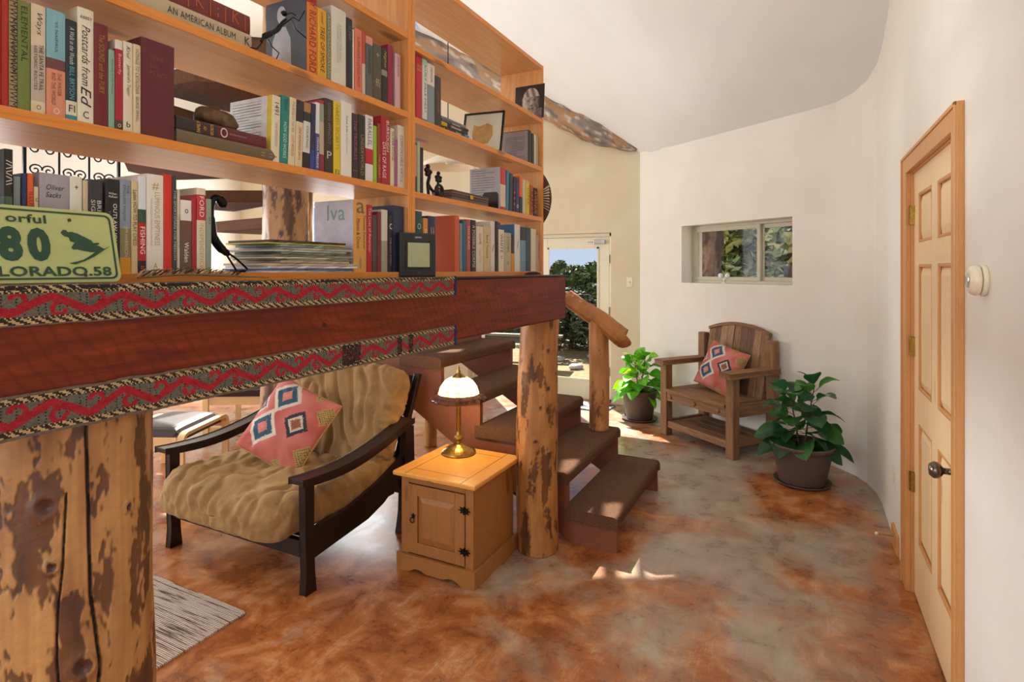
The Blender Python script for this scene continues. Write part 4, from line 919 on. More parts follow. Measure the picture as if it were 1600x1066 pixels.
obj('skier_emblem', MB().prism([(y0s+(a-470)/330*(y1s-y0s), .033+(840-b)/235*.066) for a, b in SK], 'x', .0, .0016), DG, o)
for px_, z_ in ((121, .118), (135, .012)):
    c = MB(); c.lathe([(0, .0012), (.003, .0012), (.003, .0018), (0, .0018)], 14); c.xf(Matrix.Translation((0, yl(px_), z_)) @ Matrix.Rotation(PI/2, 4, 'Y')); obj('bolt_hole', c, plain('#4b2316', .7), o)
# striped feather in front of the books
FX_ = -1.205; o = thing('feather', 'large tan and brown barred feather lying on the ledge right of the licence plate', 'feather', (FX_, onx(215, FX_), 1.508))
fy = onx(212, FX_); fy1 = onx(412, FX_); Lf = fy1-fy
sh = poly_smooth([(-.0, 0, .006), (-.012, Lf*.35, .012), (-.005, Lf*.7, .008), (.012, Lf, .003)], 8)
obj('shaft', MB().tube(sh, [.0022]*20+[.0015]*(len(sh)-20), 6), plain('#7d6a4b', .4), o)
mb = MB(); fc, fd = hexc('#b99a70'), hexc('#54371f'); R = random.Random(3)
for i in range(130):
    t = i/130*.72; p = sh[int(t*(len(sh)-1))]; bar = (t*11 % 1) > .55
    for sgn in (1, -1):
        ln = (.030 if sgn > 0 else .022)*(1-.5*t)*(1+.15*R.random()); a = p+Vector((0, 0, .001)); tip = p+Vector((sgn*ln*.45, ln*.95, ln*(.55 if sgn > 0 else .75)))
        mid_ = (a+tip)/2+Vector((0, 0, .004)); w_ = Vector((0, .0028, 0)); c = fd if bar else fc
        n = len(mb.v); mb.v += [tuple(x) for x in (a-w_, a+w_, mid_+w_, mid_-w_, tip)]; mb.face((n, n+1, n+2, n+3), c); mb.face((n+3, n+2, n+4), c)
obj('vane', mb, attr_mat('feather_vane', .6, fine=.2), o)
# dried bundle at the beam's end
o = thing('feather_bundle', 'small dark speckled dried bundle lying on the beam by the right bookcase', 'dried bundle', (-1.215, onx(832, -1.215), 1.504))
mb = MB(); R = random.Random(8); cl = [hexc(c) for c in ('#4a3c40', '#7c6a6c', '#a8948c', '#2c2427')]
for i in range(260):
    y = R.uniform(-.075, .075); rr = .016*(1-(y/.08)**2)**.5; a = R.uniform(0, PI); p = Vector((rr*math.cos(a)*1.4, y, .002+rr*math.sin(a)*.9)); d = Vector((R.uniform(-.3, .3), 1, R.uniform(-.05, .2))).normalized()*.014; s_ = Vector((.0025, 0, .001))
    n = len(mb.v); mb.v += [tuple(x) for x in (p-s_, p+d*.5-s_*1.5, p+d, p+s_)]; mb.face((n, n+1, n+2, n+3), R.choice(cl))
obj('sprigs', mb, attr_mat('dried_sprigs', .8), o)
obj('core', MB().tube([(0, -.07, .007), (0, .07, .007)], [.005, .005], 8), plain('#4a3c40', .8), o)
# right bay: cast iron scroll ornament, wooden box, bookend, framed picture, portrait print
zS = 1.8152; XO = -1.30
o = thing('iron_ornament', 'dark cast-iron scroll ornament standing on the second right shelf', 'ornament', (XO, onx(682, XO), zS))
IR = plain('#2c1d18', .4, .5, name='rusty_iron', var=.3)
def ring(cy, cz, r, t, n=24, a0=0, a1=2*PI): return [(0, cy+r*math.cos(a0+(a1-a0)*i/n), cz+r*math.sin(a0+(a1-a0)*i/n)) for i in range(n+1)]
obj('base', MB().box(-.025, -.075, 0, .025, .045, .006), IR, o, bevel=.002)
q = MB(); q.tube(ring(.02, .032, .026, 0), .006, 8, False); q.tube(ring(.02, .032, .012, 0), .004, 8, False)
for k_ in range(6): a = k_*PI/3; q.tube([(0, .02+.012*math.cos(a), .032+.012*math.sin(a)), (0, .02+.024*math.cos(a), .032+.024*math.sin(a))], .003, 6)
obj('wheel', q, IR, o, smooth=True)
q = MB(); q.tube(poly_smooth([(0, .01, .058), (0, .012, .075), (0, .02, .085), (0, .012, .10)]), .005, 8)
for cy, cz in ((.0, .088), (.026, .088), (.013, .104), (.004, .076), (.024, .076)): q.ball((0, cy, cz), .0085, 10)
obj('scroll_finial', q, IR, o, smooth=True)
q = MB(); q.tube(poly_smooth([(0, -.055, .004), (0, -.06, .05), (0, -.05, .085), (0, -.06, .12)]), .007, 8); q.tube(poly_smooth([(0, -.055, .05), (0, -.03, .03), (0, -.01, .03)]), .006, 8)
for cy, cz in ((-.065, .09), (-.045, .10), (-.06, .12), (-.07, .105)): q.ball((0, cy, cz), .010, 10)
obj('tall_scroll', q, IR, o, smooth=True)
y0, y1 = onx(706, -1.28), onx(763, -1.28)
o = thing('wooden_box', 'striped brown wooden box with a brass clasp on the second right shelf', 'box', (-1.33, (y0+y1)/2, zS)); hy = (y1-y0)/2
g = NG('striped_box_wood'); wv = g.n('TexWave', bands_direction='Z'); wv.inputs['Scale'].default_value = 14; g.l(g.mapped((1, 1, 1)), wv.inputs['Vector']); BX = g.fin(g.ramp(wv.outputs['Fac'], [(.3, '#2d1f17'), (.6, '#6b4f35')]), .35)
obj('body', MB().box(-.05, -hy, 0, .05, hy, .032), BX, o, bevel=.002); obj('lid', MB().box(-.052, -hy-.001, .033, .052, hy+.001, .048), BX, o, bevel=.002)
obj('clasp', MB().box(.05, -.012, .022, .055, .012, .040), plain('#c49a32', .25, .9, name='bright_brass'), o, bevel=.0015)
yb2 = onx(776, -1.285)
tag(obj('bookend', MB().prism([(-1.36, .001), (-1.275, .001), (-1.275, .075), (-1.283, .085), (-1.35, .085), (-1.36, .075)], 'y', yb2-.002, yb2).xf(Matrix.Translation((0, 0, zS))), plain('#2c2322', .35, .6, name='dark_steel'), bevel=.0005), 'dark rounded metal bookend between the wooden box and the grey text cover', 'bookend')
zT = 2.0875
p0 = pt(742, 240, -1.40); 
o = thing('framed_picture', 'small black-framed picture of a tan leaf shape leaning on the third right shelf', 'picture', (-1.36, onx(760, -1.33), zT), rot=(math.radians(-14), 0, math.radians(8)))
w_, h_ = .105, .215
fm = MB(); f = .010
fm.box(-w_, -.006, 0, w_, .006, f).box(-w_, -.006, h_-f, w_, .006, h_).box(-w_, -.006, f, -w_+f, .006, h_-f).box(w_-f, -.006, f, w_, .006, h_-f)
obj('frame', fm, plain('#171514', .35, name='black_frame'), o, bevel=.001); obj('mat_board', MB().box(-w_+f, -.002, f, w_-f, .004, h_-f), plain('#c9c8b6', .7, var=.03), o)
obj('leaf_print', MB().prism([(-.045, .055), (-.02, .04), (.03, .05), (.052, .09), (.048, .14), (.02, .155), (-.02, .14), (-.05, .15), (-.055, .1)], 'y', -.0032, -.002), plain('#b08d5a', .8, var=.2), o)
o = thing('portrait_print', 'unframed dark print of a carved stone face leaning in the top right compartment', 'print', (-1.315, 2.798, 2.3505), rot=(math.radians(-4), 0, 0))
pw, ph = .088, .188; N_ = 90; mb = MB()
A = [Vector(hexc(c)[:3]) for c in ('#15110f', '#3b332e', '#8b8078', '#c4bab0')]
def face_tone(u, v):      # u right, v up, both 0..1: generic lined face with a headcloth
    x, y = (u-.55)/.30, (v-.52)/.40; n_ = noise.noise((u*14, v*9, 2))*.35+noise.noise((u*30, v*30, 5))*.2
    if x*x+y*y > 1: 
        if v < .3 and abs(u-.5) < .42: return A[1].lerp(A[2], max(0, .35+n_))
        return A[0].lerp(A[1], max(0, min(1, .3+n_)))
    t = .5-.45*x+n_*.9
    if y > .35: t = .55+.35*math.sin(x*9+y*4)
    for ex_ in (-.32, .36):
        if ((x-ex_)/.2)**2+((y-.08)/.1)**2 < 1: t *= .45
    if abs(x-.02-.05*y) < .09 and -.3 < y < .05: t += .3
    if abs(y+.30) < .05 and abs(x) < .2: t *= .5
    if abs(y+.52+.1*x*x) < .045 and abs(x) < .34: t *= .4
    t = max(0, min(1, t)); return A[1].lerp(A[2], t*2) if t < .5 else A[2].lerp(A[3], t*2-1)
for j in range(N_+1):
    for i in range(N_+1): mb.v.append((-pw+2*pw*i/N_, -.0015, ph*j/N_))
for j in range(N_):
    for i in range(N_): mb.face((j*(N_+1)+i, j*(N_+1)+i+1, (j+1)*(N_+1)+i+1, (j+1)*(N_+1)+i), tuple(face_tone((i+.5)/N_, (j+.5)/N_))+(1,))
obj('printed_face', mb, attr_mat('photo_print', .3), o); obj('backing', MB().box(-pw, -.0014, 0, pw, .0005, ph), plain('#cfc9bf', .6), o)
# round dark hat hanging on the outside of the right bookcase
o = thing('hat', 'round brown hat with a pale feather hung on the right bookcase\'s outer side', 'hat', (-1.42, 2.848, zat(310, -1.25, 2.848)), rot=(PI/2, 0, PI))
FELT = plain('#54352a', .85, name='brown_felt', var=.15)
obj('brim', MB().lathe([(.075, .003), (.15, .002), (.205, .008), (.211, .014), (.205, .012), (.15, .006), (.075, .008)], 56), FELT, o, smooth=True)
obj('crown', MB().lathe([(.082, .004), (.08, .06), (.072, .085), (.05, .095), (0, .088)], 40), FELT, o, smooth=True)
q = MB()
for i in range(9): a = -.5+i*.12; q.v += [(-.14, .02*math.cos(a)-.05+i*.008, .0), (-.205, -.075+i*.017, .004), (-.2, -.065+i*.017, .002)]; q.face((3*i, 3*i+1, 3*i+2))
obj('feather_ornament', q.xf(Matrix.Translation((-.0, 0, -.0015))), plain('#c9bda6', .8), o)
# ------------------------------------------------------------------ staircase
NS = 8; RISE, RUN, TX = .195, .283, -.875
st = thing('staircase', 'open-riser wooden staircase with brown carpeted treads climbing left behind the bookcases', 'stairs', (TX, 3.485, 0))
def tx(i): return -RUN*(i-1)                      # nosing of step i, local x
for i in range(1, NS+1):
    z = RISE*i; x1 = tx(i); x0 = x1-.315
    mb = MB(); n = 10; prof = []
    prof += [(x0, z-.062), (x0, z-.006), (x0+.006, z)]
    prof += [(x1-.022, z)]+[(x1-.022+.022*math.sin(a*PI/12), z-.024+.024*math.cos(a*PI/12)) for a in range(1, 7)]+[(x1, z-.058), (x1-.006, z-.064)]
    obj('tread', mb.prism(prof, 'y', -.52, .52), CARPET, st, bevel=.008)
for yy in (-.50, .465):
    mb = MB(); poly = [(-.006, 0)]
    for i in range(1, NS+1): poly += [(tx(i)-.008, RISE*i-.064), (tx(i+1)-.008 if i < NS else tx(i)-.32, RISE*i-.064)]
    xe = tx(NS)-.32; poly += [(xe, RISE*NS-.38), (-.26-.01, 0)]
    # keep the lower edge on the measured slope
    k = 3
    mb.prism(poly, 'y', yy, yy+.035); obj('stringer', mb, STRING, st)
# landing joist post and winders round the tall log
LX, LY = -3.56, 3.13
mb = log_mesh(0, 0, 0, 4.4, .17, 90, 240, 21, ps=1.0, patch=.02, rough=.012, wob=.03, tone=('#b98f63', '#a0764a', '#5d3a26', '#33211a'), knots=((-.9, 1.8, .02), (-.5, 2.1, .015)))
tag(obj('log_post', mb, LOGM, loc=(LX, LY, 0), smooth=True), 'tall thick log at the heart of the upper stair, seen through the shelves', 'log post')
wt = thing('winder_stair', 'upper flight of dark carpeted winder steps turning around the tall log', 'stairs', (LX, LY, 0))
for i, (a0, a1) in enumerate(((95, 132), (132, 167), (167, 202), (202, 237), (237, 272), (272, 307), (307, 342))):
    z = 1.56+.195*(i+1); r0, r1 = .155, 1.02; a0, a1 = math.radians(a0-3), math.radians(a1+6)
    poly = [(r0*math.cos(a0), r0*math.sin(a0)), (r1*math.cos(a0), r1*math.sin(a0)), (r1*math.cos((a0+a1)/2)*1.04, r1*math.sin((a0+a1)/2)*1.04), (r1*math.cos(a1), r1*math.sin(a1)), (r0*math.cos(a1), r0*math.sin(a1))]
    obj('tread', MB().prism(poly, 'z', z-.09, z), CARPET, wt, bevel=.012)
# thin posts and rails
def small_log(x, y, z0, z1, r, label, seed):
    return tag(obj('log_post', log_mesh(0, 0, z0, z1, r, 40, 60, seed, ps=1.2, patch=.14, rough=r*.09, wob=.012), LOGM, loc=(x, y, 0), smooth=True), label, 'log post')
p = atz(667, 702, 0); small_log(p.x-.02, p.y+.09, 0, 1.13, .052, 'slim sunlit log post standing under the upper stairs behind the armchair', 5)
small_log(-5.45, 5.1, 0, 4.2, .10, 'bright log post by the far living-room windows', 8)
small_log(-3.55, 1.02, 0, 4.2, .085, 'log post beyond the left end of the bookcase', 15)
def lmesh_tube(pts, r, seed, tone, c2, n=28):
    mb = MB(); ps = poly_smooth(pts, 14); mb.tube(ps, [r[0]+(r[1]-r[0])*i/(len(ps)-1)+.004*noise.noise((i*.25, seed, 0)) for i in range(len(ps))], n)
    A_, B_ = Vector(hexc(tone)[:3]), Vector(hexc(c2)[:3]); 
    cc = [tuple(A_.lerp(B_, max(0, min(1, .4+noise.noise(Vector(v)*9+Vector((seed, 0, 0)))*1.1+noise.noise((v[0]*8, v[1]*60, v[2]*60))*.5)))*(1))+(1,) for v in mb.v]
    mb.c = [[cc[k_] for k_ in f] for f in mb.f]; return mb
# newel log and handrail
nx_, ny_ = -1.285, 3.90
hr = thing('handrail', 'chunky peeled-log handrail on a log newel at the foot of the stairs', 'handrail', (nx_, ny_, .392))
obj('newel', log_mesh(0, 0, 0, .80, .070, 60, 60, 31, ps=1.3, patch=.25, rough=.006, wob=.01, tone=('#c58b55', '#a96f3d', '#7a4a28', '#5b341d')), LOGM, hr, smooth=True)
A1 = Vector((-1.10, 3.88, 1.055)); A2 = Vector((-1.53, 3.91, 1.330)); O_ = Vector((nx_, ny_, .392))
d_ = (A2-A1); obj('rail', lmesh_tube([A1-O_, A1-O_+Vector((-.02, 0, .012)), A1+d_*.35-O_+Vector((0, 0, .01)), A1+d_*.7-O_, A2-O_], (.072, .06), 3, '#b3763c', '#8f5628', 12), LOGM, hr, smooth=False, bevel=.0)
# rough log under the ceiling along the far wall
pts = [(x, 6.27-.03*(x+1.6)*0, H(x, 6.2)-.03-.06*min(1, (-1.6-x)/1.2)) for x in (-1.62, -1.9, -2.3, -2.8, -3.5, -4.3, -5.2)]
mb = MB(); ps = poly_smooth(pts, 16); nn = 36
mb.tube(ps, [(.02+.13*min(1, (i/22.)))*(1+.16*noise.noise((i*.16, 2, 0))) for i in range(len(ps))], nn)
T_ = [Vector(hexc(c)[:3]) for c in ('#9b8f83', '#6b5f55', '#cfc3b2', '#b58a5c')]; cc = []
for vi, v in enumerate(mb.v):
    l_, a_ = vi//nn*.045, vi % nn*2*PI/nn; n_ = noise.noise((l_*3.5, math.cos(a_)*4, math.sin(a_)*4))*.7+noise.noise((l_*9, math.cos(a_)*11, math.sin(a_)*11))*.5; m_ = noise.noise((l_*2, math.cos(a_)*1.5, math.sin(a_)*1.5+3)); c = T_[0].lerp(T_[1], max(0, min(1, .5+n_*1.4)))
    if m_ > .12: c = c.lerp(T_[3], .7)
    if n_ < -.25: c = c.lerp(T_[2], .8)
    cc.append(tuple(c)+(1,))
mb.v = [tuple(Vector(v)+Vector((0, noise.noise(Vector(v)*7)*.02, noise.noise(Vector(v)*7+Vector((5, 5, 5)))*.02))) for v in mb.v]
mb.c = [[cc[k_] for k_ in f] for f in mb.f]
tag(obj('roof_log', mb, LOGM, smooth=True), 'rough weathered grey roof log slanting down where the far wall meets the ceiling', 'log beam')
# ------------------------------------------------------------------ iron scroll grille in front of the left window, hanging lamp
o = thing('iron_grille', 'black wrought-iron scroll panel in front of the bright left window', 'grille', (-6.4, 3.05, 1.95))
q = MB()
def spiral(cy, cz, r, turns, a0, sg): return [(0, cy+r*(1-t/40*.85)*math.cos(a0+sg*t/40*turns*2*PI), cz+r*(1-t/40*.85)*math.sin(a0+sg*t/40*turns*2*PI)) for t in range(41)]
q2 = MB(); q2.box(-.012, -.42, 0, .012, -.395, .86).box(-.012, .395, 0, .012, .42, .86).box(-.012, -.42, 0, .012, .42, .02).box(-.012, -.42, .84, .012, .42, .86).tube([(0, -.13, 0), (0, -.13, .85)], .01, 8).tube([(0, .13, 0), (0, .13, .85)], .01, 8); obj('bars', q2, BLACKM, o)
for i, (cy, cz) in enumerate([(a, b) for a in (-.27, 0, .27) for b in (.12, .32, .52, .72)]): obj('scroll', MB().tube(spiral(cy-.055, cz, .058, 1.4, 0, 1), .008, 6), BLACKM, o); obj('scroll', MB().tube(spiral(cy+.055, cz, .058, 1.4, PI, -1), .008, 6), BLACKM, o)
q = MB()
for z in (0,): q.tube([(0, -.4, -.6), (0, -.4, 0)], .02, 8).tube([(0, .4, -.6), (0, .4, 0)], .02, 8).box(-.15, -.45, -1.95, .15, .45, -.6)
obj('stand_chest', q, plain('#4b3020', .5, name='dark_chest'), o)
pc = pt(700, 262, -3.6)
o = thing('pendant_lamp', 'pale conical pendant shade hanging behind the right bookcase', 'lamp', pc)
obj('lamp_shade', MB().lathe([(.02, .17), (.05, .165), (.30, .045), (.31, 0), (.30, .0), (.045, .155)], 40), plain('#d9d0bb', .6, name='parchment_shade', var=.04), o, smooth=True)
obj('cord', MB().tube([(0, 0, .165), (0, 0, H(pc.x, pc.y)-pc.z)], .006, 6), BLACKM, o); obj('bulb', MB().ball((0, 0, .07), .035, 12), WHT, o, smooth=True)
# ------------------------------------------------------------------ rugs
p = atz(385, 960, 0); p2 = atz(225, 880, 0)
g = NG('rag_rug'); v = g.mapped((1, 1, 1)); a = g.noise(g.mapped((3, 90, 1)), 1.2, 4, .6); wv = g.n('TexWave', bands_direction='Y'); wv.inputs['Scale'].default_value = 40; wv.inputs['Distortion'].default_value = 1.2; wv.inputs['Detail'].default_value = 3; g.l(g.mapped((1, 1, 1)), wv.inputs['Vector'])
wx = g.n('TexWave', bands_direction='X'); wx.inputs['Scale'].default_value = 60; g.l(v, wx.inputs['Vector'])
col = g.mix(g.ramp(a, [(.53, (0, 0, 0, 1)), (.60, (.9, .9, .9, 1))]), g.ramp(wv.outputs['Fac'], [(0, '#c7aa94'), (.5, '#eedccb')]), '#6a4234')
g.bump(g.math('ADD', wv.outputs['Fac'], g.math('MULTIPLY', wx.outputs['Fac'], .5)), .9, .008); RUG = g.fin(col, .95, spec=.1)
mb = MB(); X0, X1, Y0, Y1 = -4.35, p.x, -.6, p.y; nx2, ny2 = 60, 60
for j in range(ny2+1):
    for i in range(nx2+1):
        x = X0+(X1-X0)*i/nx2; y = Y0+(Y1-Y0)*j/ny2; e = .006*noise.noise((x*9, y*9, 0)); mb.v.append((x+e*(i in (0, nx2)), y+e*(j in (0, ny2)), .009+.002*noise.noise((x*5, y*5, 1))))
for j in range(ny2):
    for i in range(nx2): k_ = j*(nx2+1)+i; mb.face((k_, k_+1, k_+nx2+2, k_+nx2+1))
o = tag(obj('rag_rug', mb, RUG), 'cream woven rag rug with brown streaks on the floor at lower left', 'rug'); sd = o.modifiers.new('thick', 'SOLIDIFY'); sd.thickness = .008
g = NG('door_mat'); vo = g.n('TexVoronoi'); vo.inputs['Scale'].default_value = 9; g.l(g.mapped((1, 2, 1), (0, 0, .6)), vo.inputs['Vector']); DM = g.fin(g.ramp(vo.outputs['Distance'], [(.3, '#dadada'), (.5, '#3b3d44')]), .9)
mb = MB(); mb.prism([(-2.75, 5.90), (-1.86, 5.88), (-1.84, 6.22), (-2.75, 6.26)], 'z', .001, .010); tag(obj('door_mat', mb, DM, bevel=.003), 'black and white patterned mat on the floor inside the glass door', 'mat')
# ------------------------------------------------------------------ small pine cabinet
o = thing('side_cabinet', 'small waxed pine cabinet with one panelled door, holding the lamp', 'cabinet', (-1.615, 2.575, 0))
hx, hy0, hy1 = .215, -.225, .215
mb = MB(); mb.box(-hx, hy0, .07, -hx+.045, hy0+.03, .475).box(hx-.045, hy0, .07, hx, hy0+.03, .475).box(-hx+.045, hy0, .445, hx-.045, hy0+.03, .475).box(-hx+.01, hy1-.015, .07, hx-.01, hy1, .475).box(-hx, hy0+.03, .07, -hx+.018, hy1-.015, .475).box(hx-.018, hy0+.03, .07, hx, hy1-.015, .475).box(-hx+.01, hy0+.02, .07, hx-.01, hy1-.01, .085)
obj('carcass', mb, CABW, o, bevel=.002)
mb = MB(); mb.box(-.245, -.262, .482, .245, .24, .505); top = obj('top', mb, CABT, o, bevel=.006)
q = MB()
for (a, b, c, d) in ((-.165, -.262, -.162, .24), (.162, -.262, .165, .24), (-.162, -.185, .162, -.182), (-.162, .165, .162, .168)): q.box(a, b, .5045, c, d, .5055)
obj('board_joint', q, plain('#4a230c', .6), top)
mb = MB(); mb.box(-.225, -.24, .474, .225, .225, .483); obj('cornice', mb, CABW, o, bevel=.003)
def skirt(w, amp):
    n = 40; out = [(-w, .0), (-w, .085), (w, .085), (w, .0)]
    for i in range(n+1):
        u = 1-2*i/n; a = abs(u); z = 0 if a > .72 else (.022*(1-math.cos((.72-a)/.24*PI))/2 if a > .48 else .022+.0*a if a > .40 else .022-.013*(1-math.cos((.40-a)/.2*PI))/2 if a > .2 else .009+.02*(1-math.cos((.2-a)/.2*PI))/2*.0)
        out.append((u*w*.98, z))
    return out
obj('front_skirt', MB().prism(skirt(.232, .02), 'y', hy0-.02, hy0), CABW, o, bevel=.0)
for sx_ in (-1, 1): obj('side_skirt', MB().box(sx_*.232, hy0, 0, sx_*.214, .235, .085), CABW, o, bevel=.003)
dw = .167; mb = MB(); z0, z1 = .092, .440; yf = hy0-.006
mb.box(-dw, yf, z0, -dw+.055, yf+.02, z1).box(dw-.055, yf, z0, dw, yf+.02, z1).box(-dw+.0555, yf, z0, dw-.0555, yf+.02, z0+.055).box(-dw+.0555, yf, z1-.055, dw-.0555, yf+.02, z1)
dd = obj('door', mb, CABW, o, bevel=.0015)
q = MB(); a = [(-.112, yf+.012, z0+.055), (.112, yf+.012, z0+.055), (.112, yf+.012, z1-.055), (-.112, yf+.012, z1-.055)]; b = [(-.082, yf+.003, z0+.085), (.082, yf+.003, z0+.085), (.082, yf+.003, z1-.085), (-.082, yf+.003, z1-.085)]
q.v = a+b; q.face((4, 5, 6, 7))
for i in range(4): j = (i+1) % 4; q.face((i, j, 4+j, 4+i))
obj('raised_panel', q, CABW, dd)
for zz in (.165, .365):
    q = MB(); pts_ = []
    for i in range(16): a = 2*PI*i/16; r_ = .026 if i % 2 == 0 else .014; pts_.append((dw+r_*1.35*math.cos(a), zz+r_*.85*math.sin(a)))
    q.prism(pts_, 'y', yf-.004, yf); q.tube([(dw, yf-.005, zz-.016), (dw, yf-.005, zz+.016)], .004, 8); obj('hinge', q, BLACKM, dd)
q = MB(); pts_ = [( -dw+.032+(.015 if i % 2 == 0 else .007)*math.cos(2*PI*i/10+.3), .282+(.015 if i % 2 == 0 else .007)*math.sin(2*PI*i/10+.3)) for i in range(10)]
q.prism(pts_, 'y', yf-.004, yf); q.tube([(-dw+.028+.012*math.cos(a*PI/10), yf-.008, .262+.013*math.sin(a*PI/10)) for a in range(21)], .0022, 6); obj('ring_handle', q, BLACKM, dd)
# cable behind the cabinet
tag(obj('power_cable', MB().tube(poly_smooth([(-1.50, 2.835, .44), (-1.47, 2.84, .3), (-1.43, 2.90, .24), (-1.41, 2.925, .12), (-1.42, 2.93, .02), (-1.49, 2.93, .006), (-1.62, 2.95, .005)], 8), .0035, 8), BLACKM, smooth=True), 'black cable looping down behind the pine cabinet', 'cable')
# ------------------------------------------------------------------ table lamp
o = thing('table_lamp', 'lit antique brass table lamp with a clear glass domed shade on the pine cabinet', 'lamp', (-1.705, 2.70, .505))
obj('base', MB().lathe([(0, 0), (.094, 0), (.097, .006), (.094, .014), (.086, .017), (.082, .024), (.066, .030), (.060, .037), (.040, .042), (.026, .052), (.017, .060)], 56, mod=lambda a, z: 1+.012*math.sin(a*18)*(z > .016)), BRASS, o, smooth=True)
obj('stem', MB().lathe([(.017, .058), (.012, .068), (.022, .078), (.026, .088), (.020, .098), (.013, .104), (.017, .112), (.011, .118), (.0135, .13), (.0125, .30), (.016, .31), (.012, .32), (.010, .43)], 32, mod=lambda a, z: 1+.05*math.sin(a*10)*(.13 < z < .3)), BRASS, o, smooth=True)
g = NG('pressed_glass'); n_ = g.noise(g.mapped((1, 1, 1)), 55, 3, .6, 2)
t_ = g.n('BsdfTransparent'); t_.inputs[0].default_value = (.97, .93, .86, 1); gl = g.n('BsdfGlossy'); gl.inputs['Roughness'].default_value = .12; tr = g.n('BsdfTranslucent'); tr.inputs[0].default_value = (.95, .88, .72, 1)
m1 = g.n('MixShader'); m1.inputs[0].default_value = .16; g.l(t_.outputs[0], m1.inputs[1]); g.l(gl.outputs[0], m1.inputs[2])
m2 = g.n('MixShader'); g.l(g.ramp(n_, [(.42, (.12,)*3+(1,)), (.6, (.75,)*3+(1,))]), m2.inputs[0]); g.l(m1.outputs[0], m2.inputs[1]); g.l(tr.outputs[0], m2.inputs[2])
g.l(m2.outputs[0], g.t.nodes['Material Output'].inputs[0]); PG_ = g.m
SH_ = obj('glass_shade', MB().lathe([(.022, .432), (.045, .425), (.078, .405), (.102, .372), (.110, .345), (.114, .335)], 64, mod=lambda a, z: 1+.02*abs(math.sin(a*6))), PG_, o, smooth=True)
g = NG('etched_rim_glass'); vo = g.n('TexVoronoi'); vo.inputs['Scale'].default_value = 38; g.l(g.mapped((1, 1, 1)), vo.inputs['Vector']); t_ = g.n('BsdfTransparent'); t_.inputs[0].default_value = (.85, .8, .78, 1); df = g.n('BsdfPrincipled'); df.inputs['Base Color'].default_value = hexc('#5d4035'); df.inputs['Roughness'].default_value = .2
m1 = g.n('MixShader'); g.l(g.ramp(vo.outputs['Distance'], [(.35, (.85,)*3+(1,)), (.5, (.2,)*3+(1,))]), m1.inputs[0]); g.l(t_.outputs[0], m1.inputs[1]); g.l(df.outputs[0], m1.inputs[2]); g.l(m1.outputs[0], g.t.nodes['Material Output'].inputs[0])
rim = MB().lathe([(.114, .335), (.135, .325), (.152, .312), (.158, .298), (.154, .297), (.148, .308), (.132, .320)], 96, mod=lambda a, z: 1+.022*math.sin(a*16)*(z < .32)); obj('shade_rim', rim, g.m, o, smooth=True)
obj('shade_cap', MB().lathe([(.040, .424), (.030, .436), (.014, .446), (.010, .452), (.012, .458), (.006, .466), (.008, .474), (.002, .488), (0, .49)], 28), BRASS, o, smooth=True)
BULB = emit_mat('lit_bulb', (1, .72, .38, 1), 26)
for sx_, sy_ in ((-.042, -.02), (.042, .02)):
    ar = obj('bulb_holder', MB().tube([(0, 0, .34), (sx_*.6, sy_*.6, .345), (sx_, sy_, .352), (sx_, sy_, .362)], [.006, .006, .009, .009], 10), BRASS, o)
    obj('bulb', MB().ball((sx_, sy_, .386), .019, 16, sz=1.2), BULB, ar, smooth=True)
pl = bpy.data.lights.new('lamp_glow', 'POINT'); pl.energy = 7.5; pl.color = (1, .68, .34); pl.shadow_soft_size = .04; lo = bpy.data.objects.new('lamp_glow', pl); C.objects.link(lo); lo.parent = o; lo.location = (0, 0, .31)
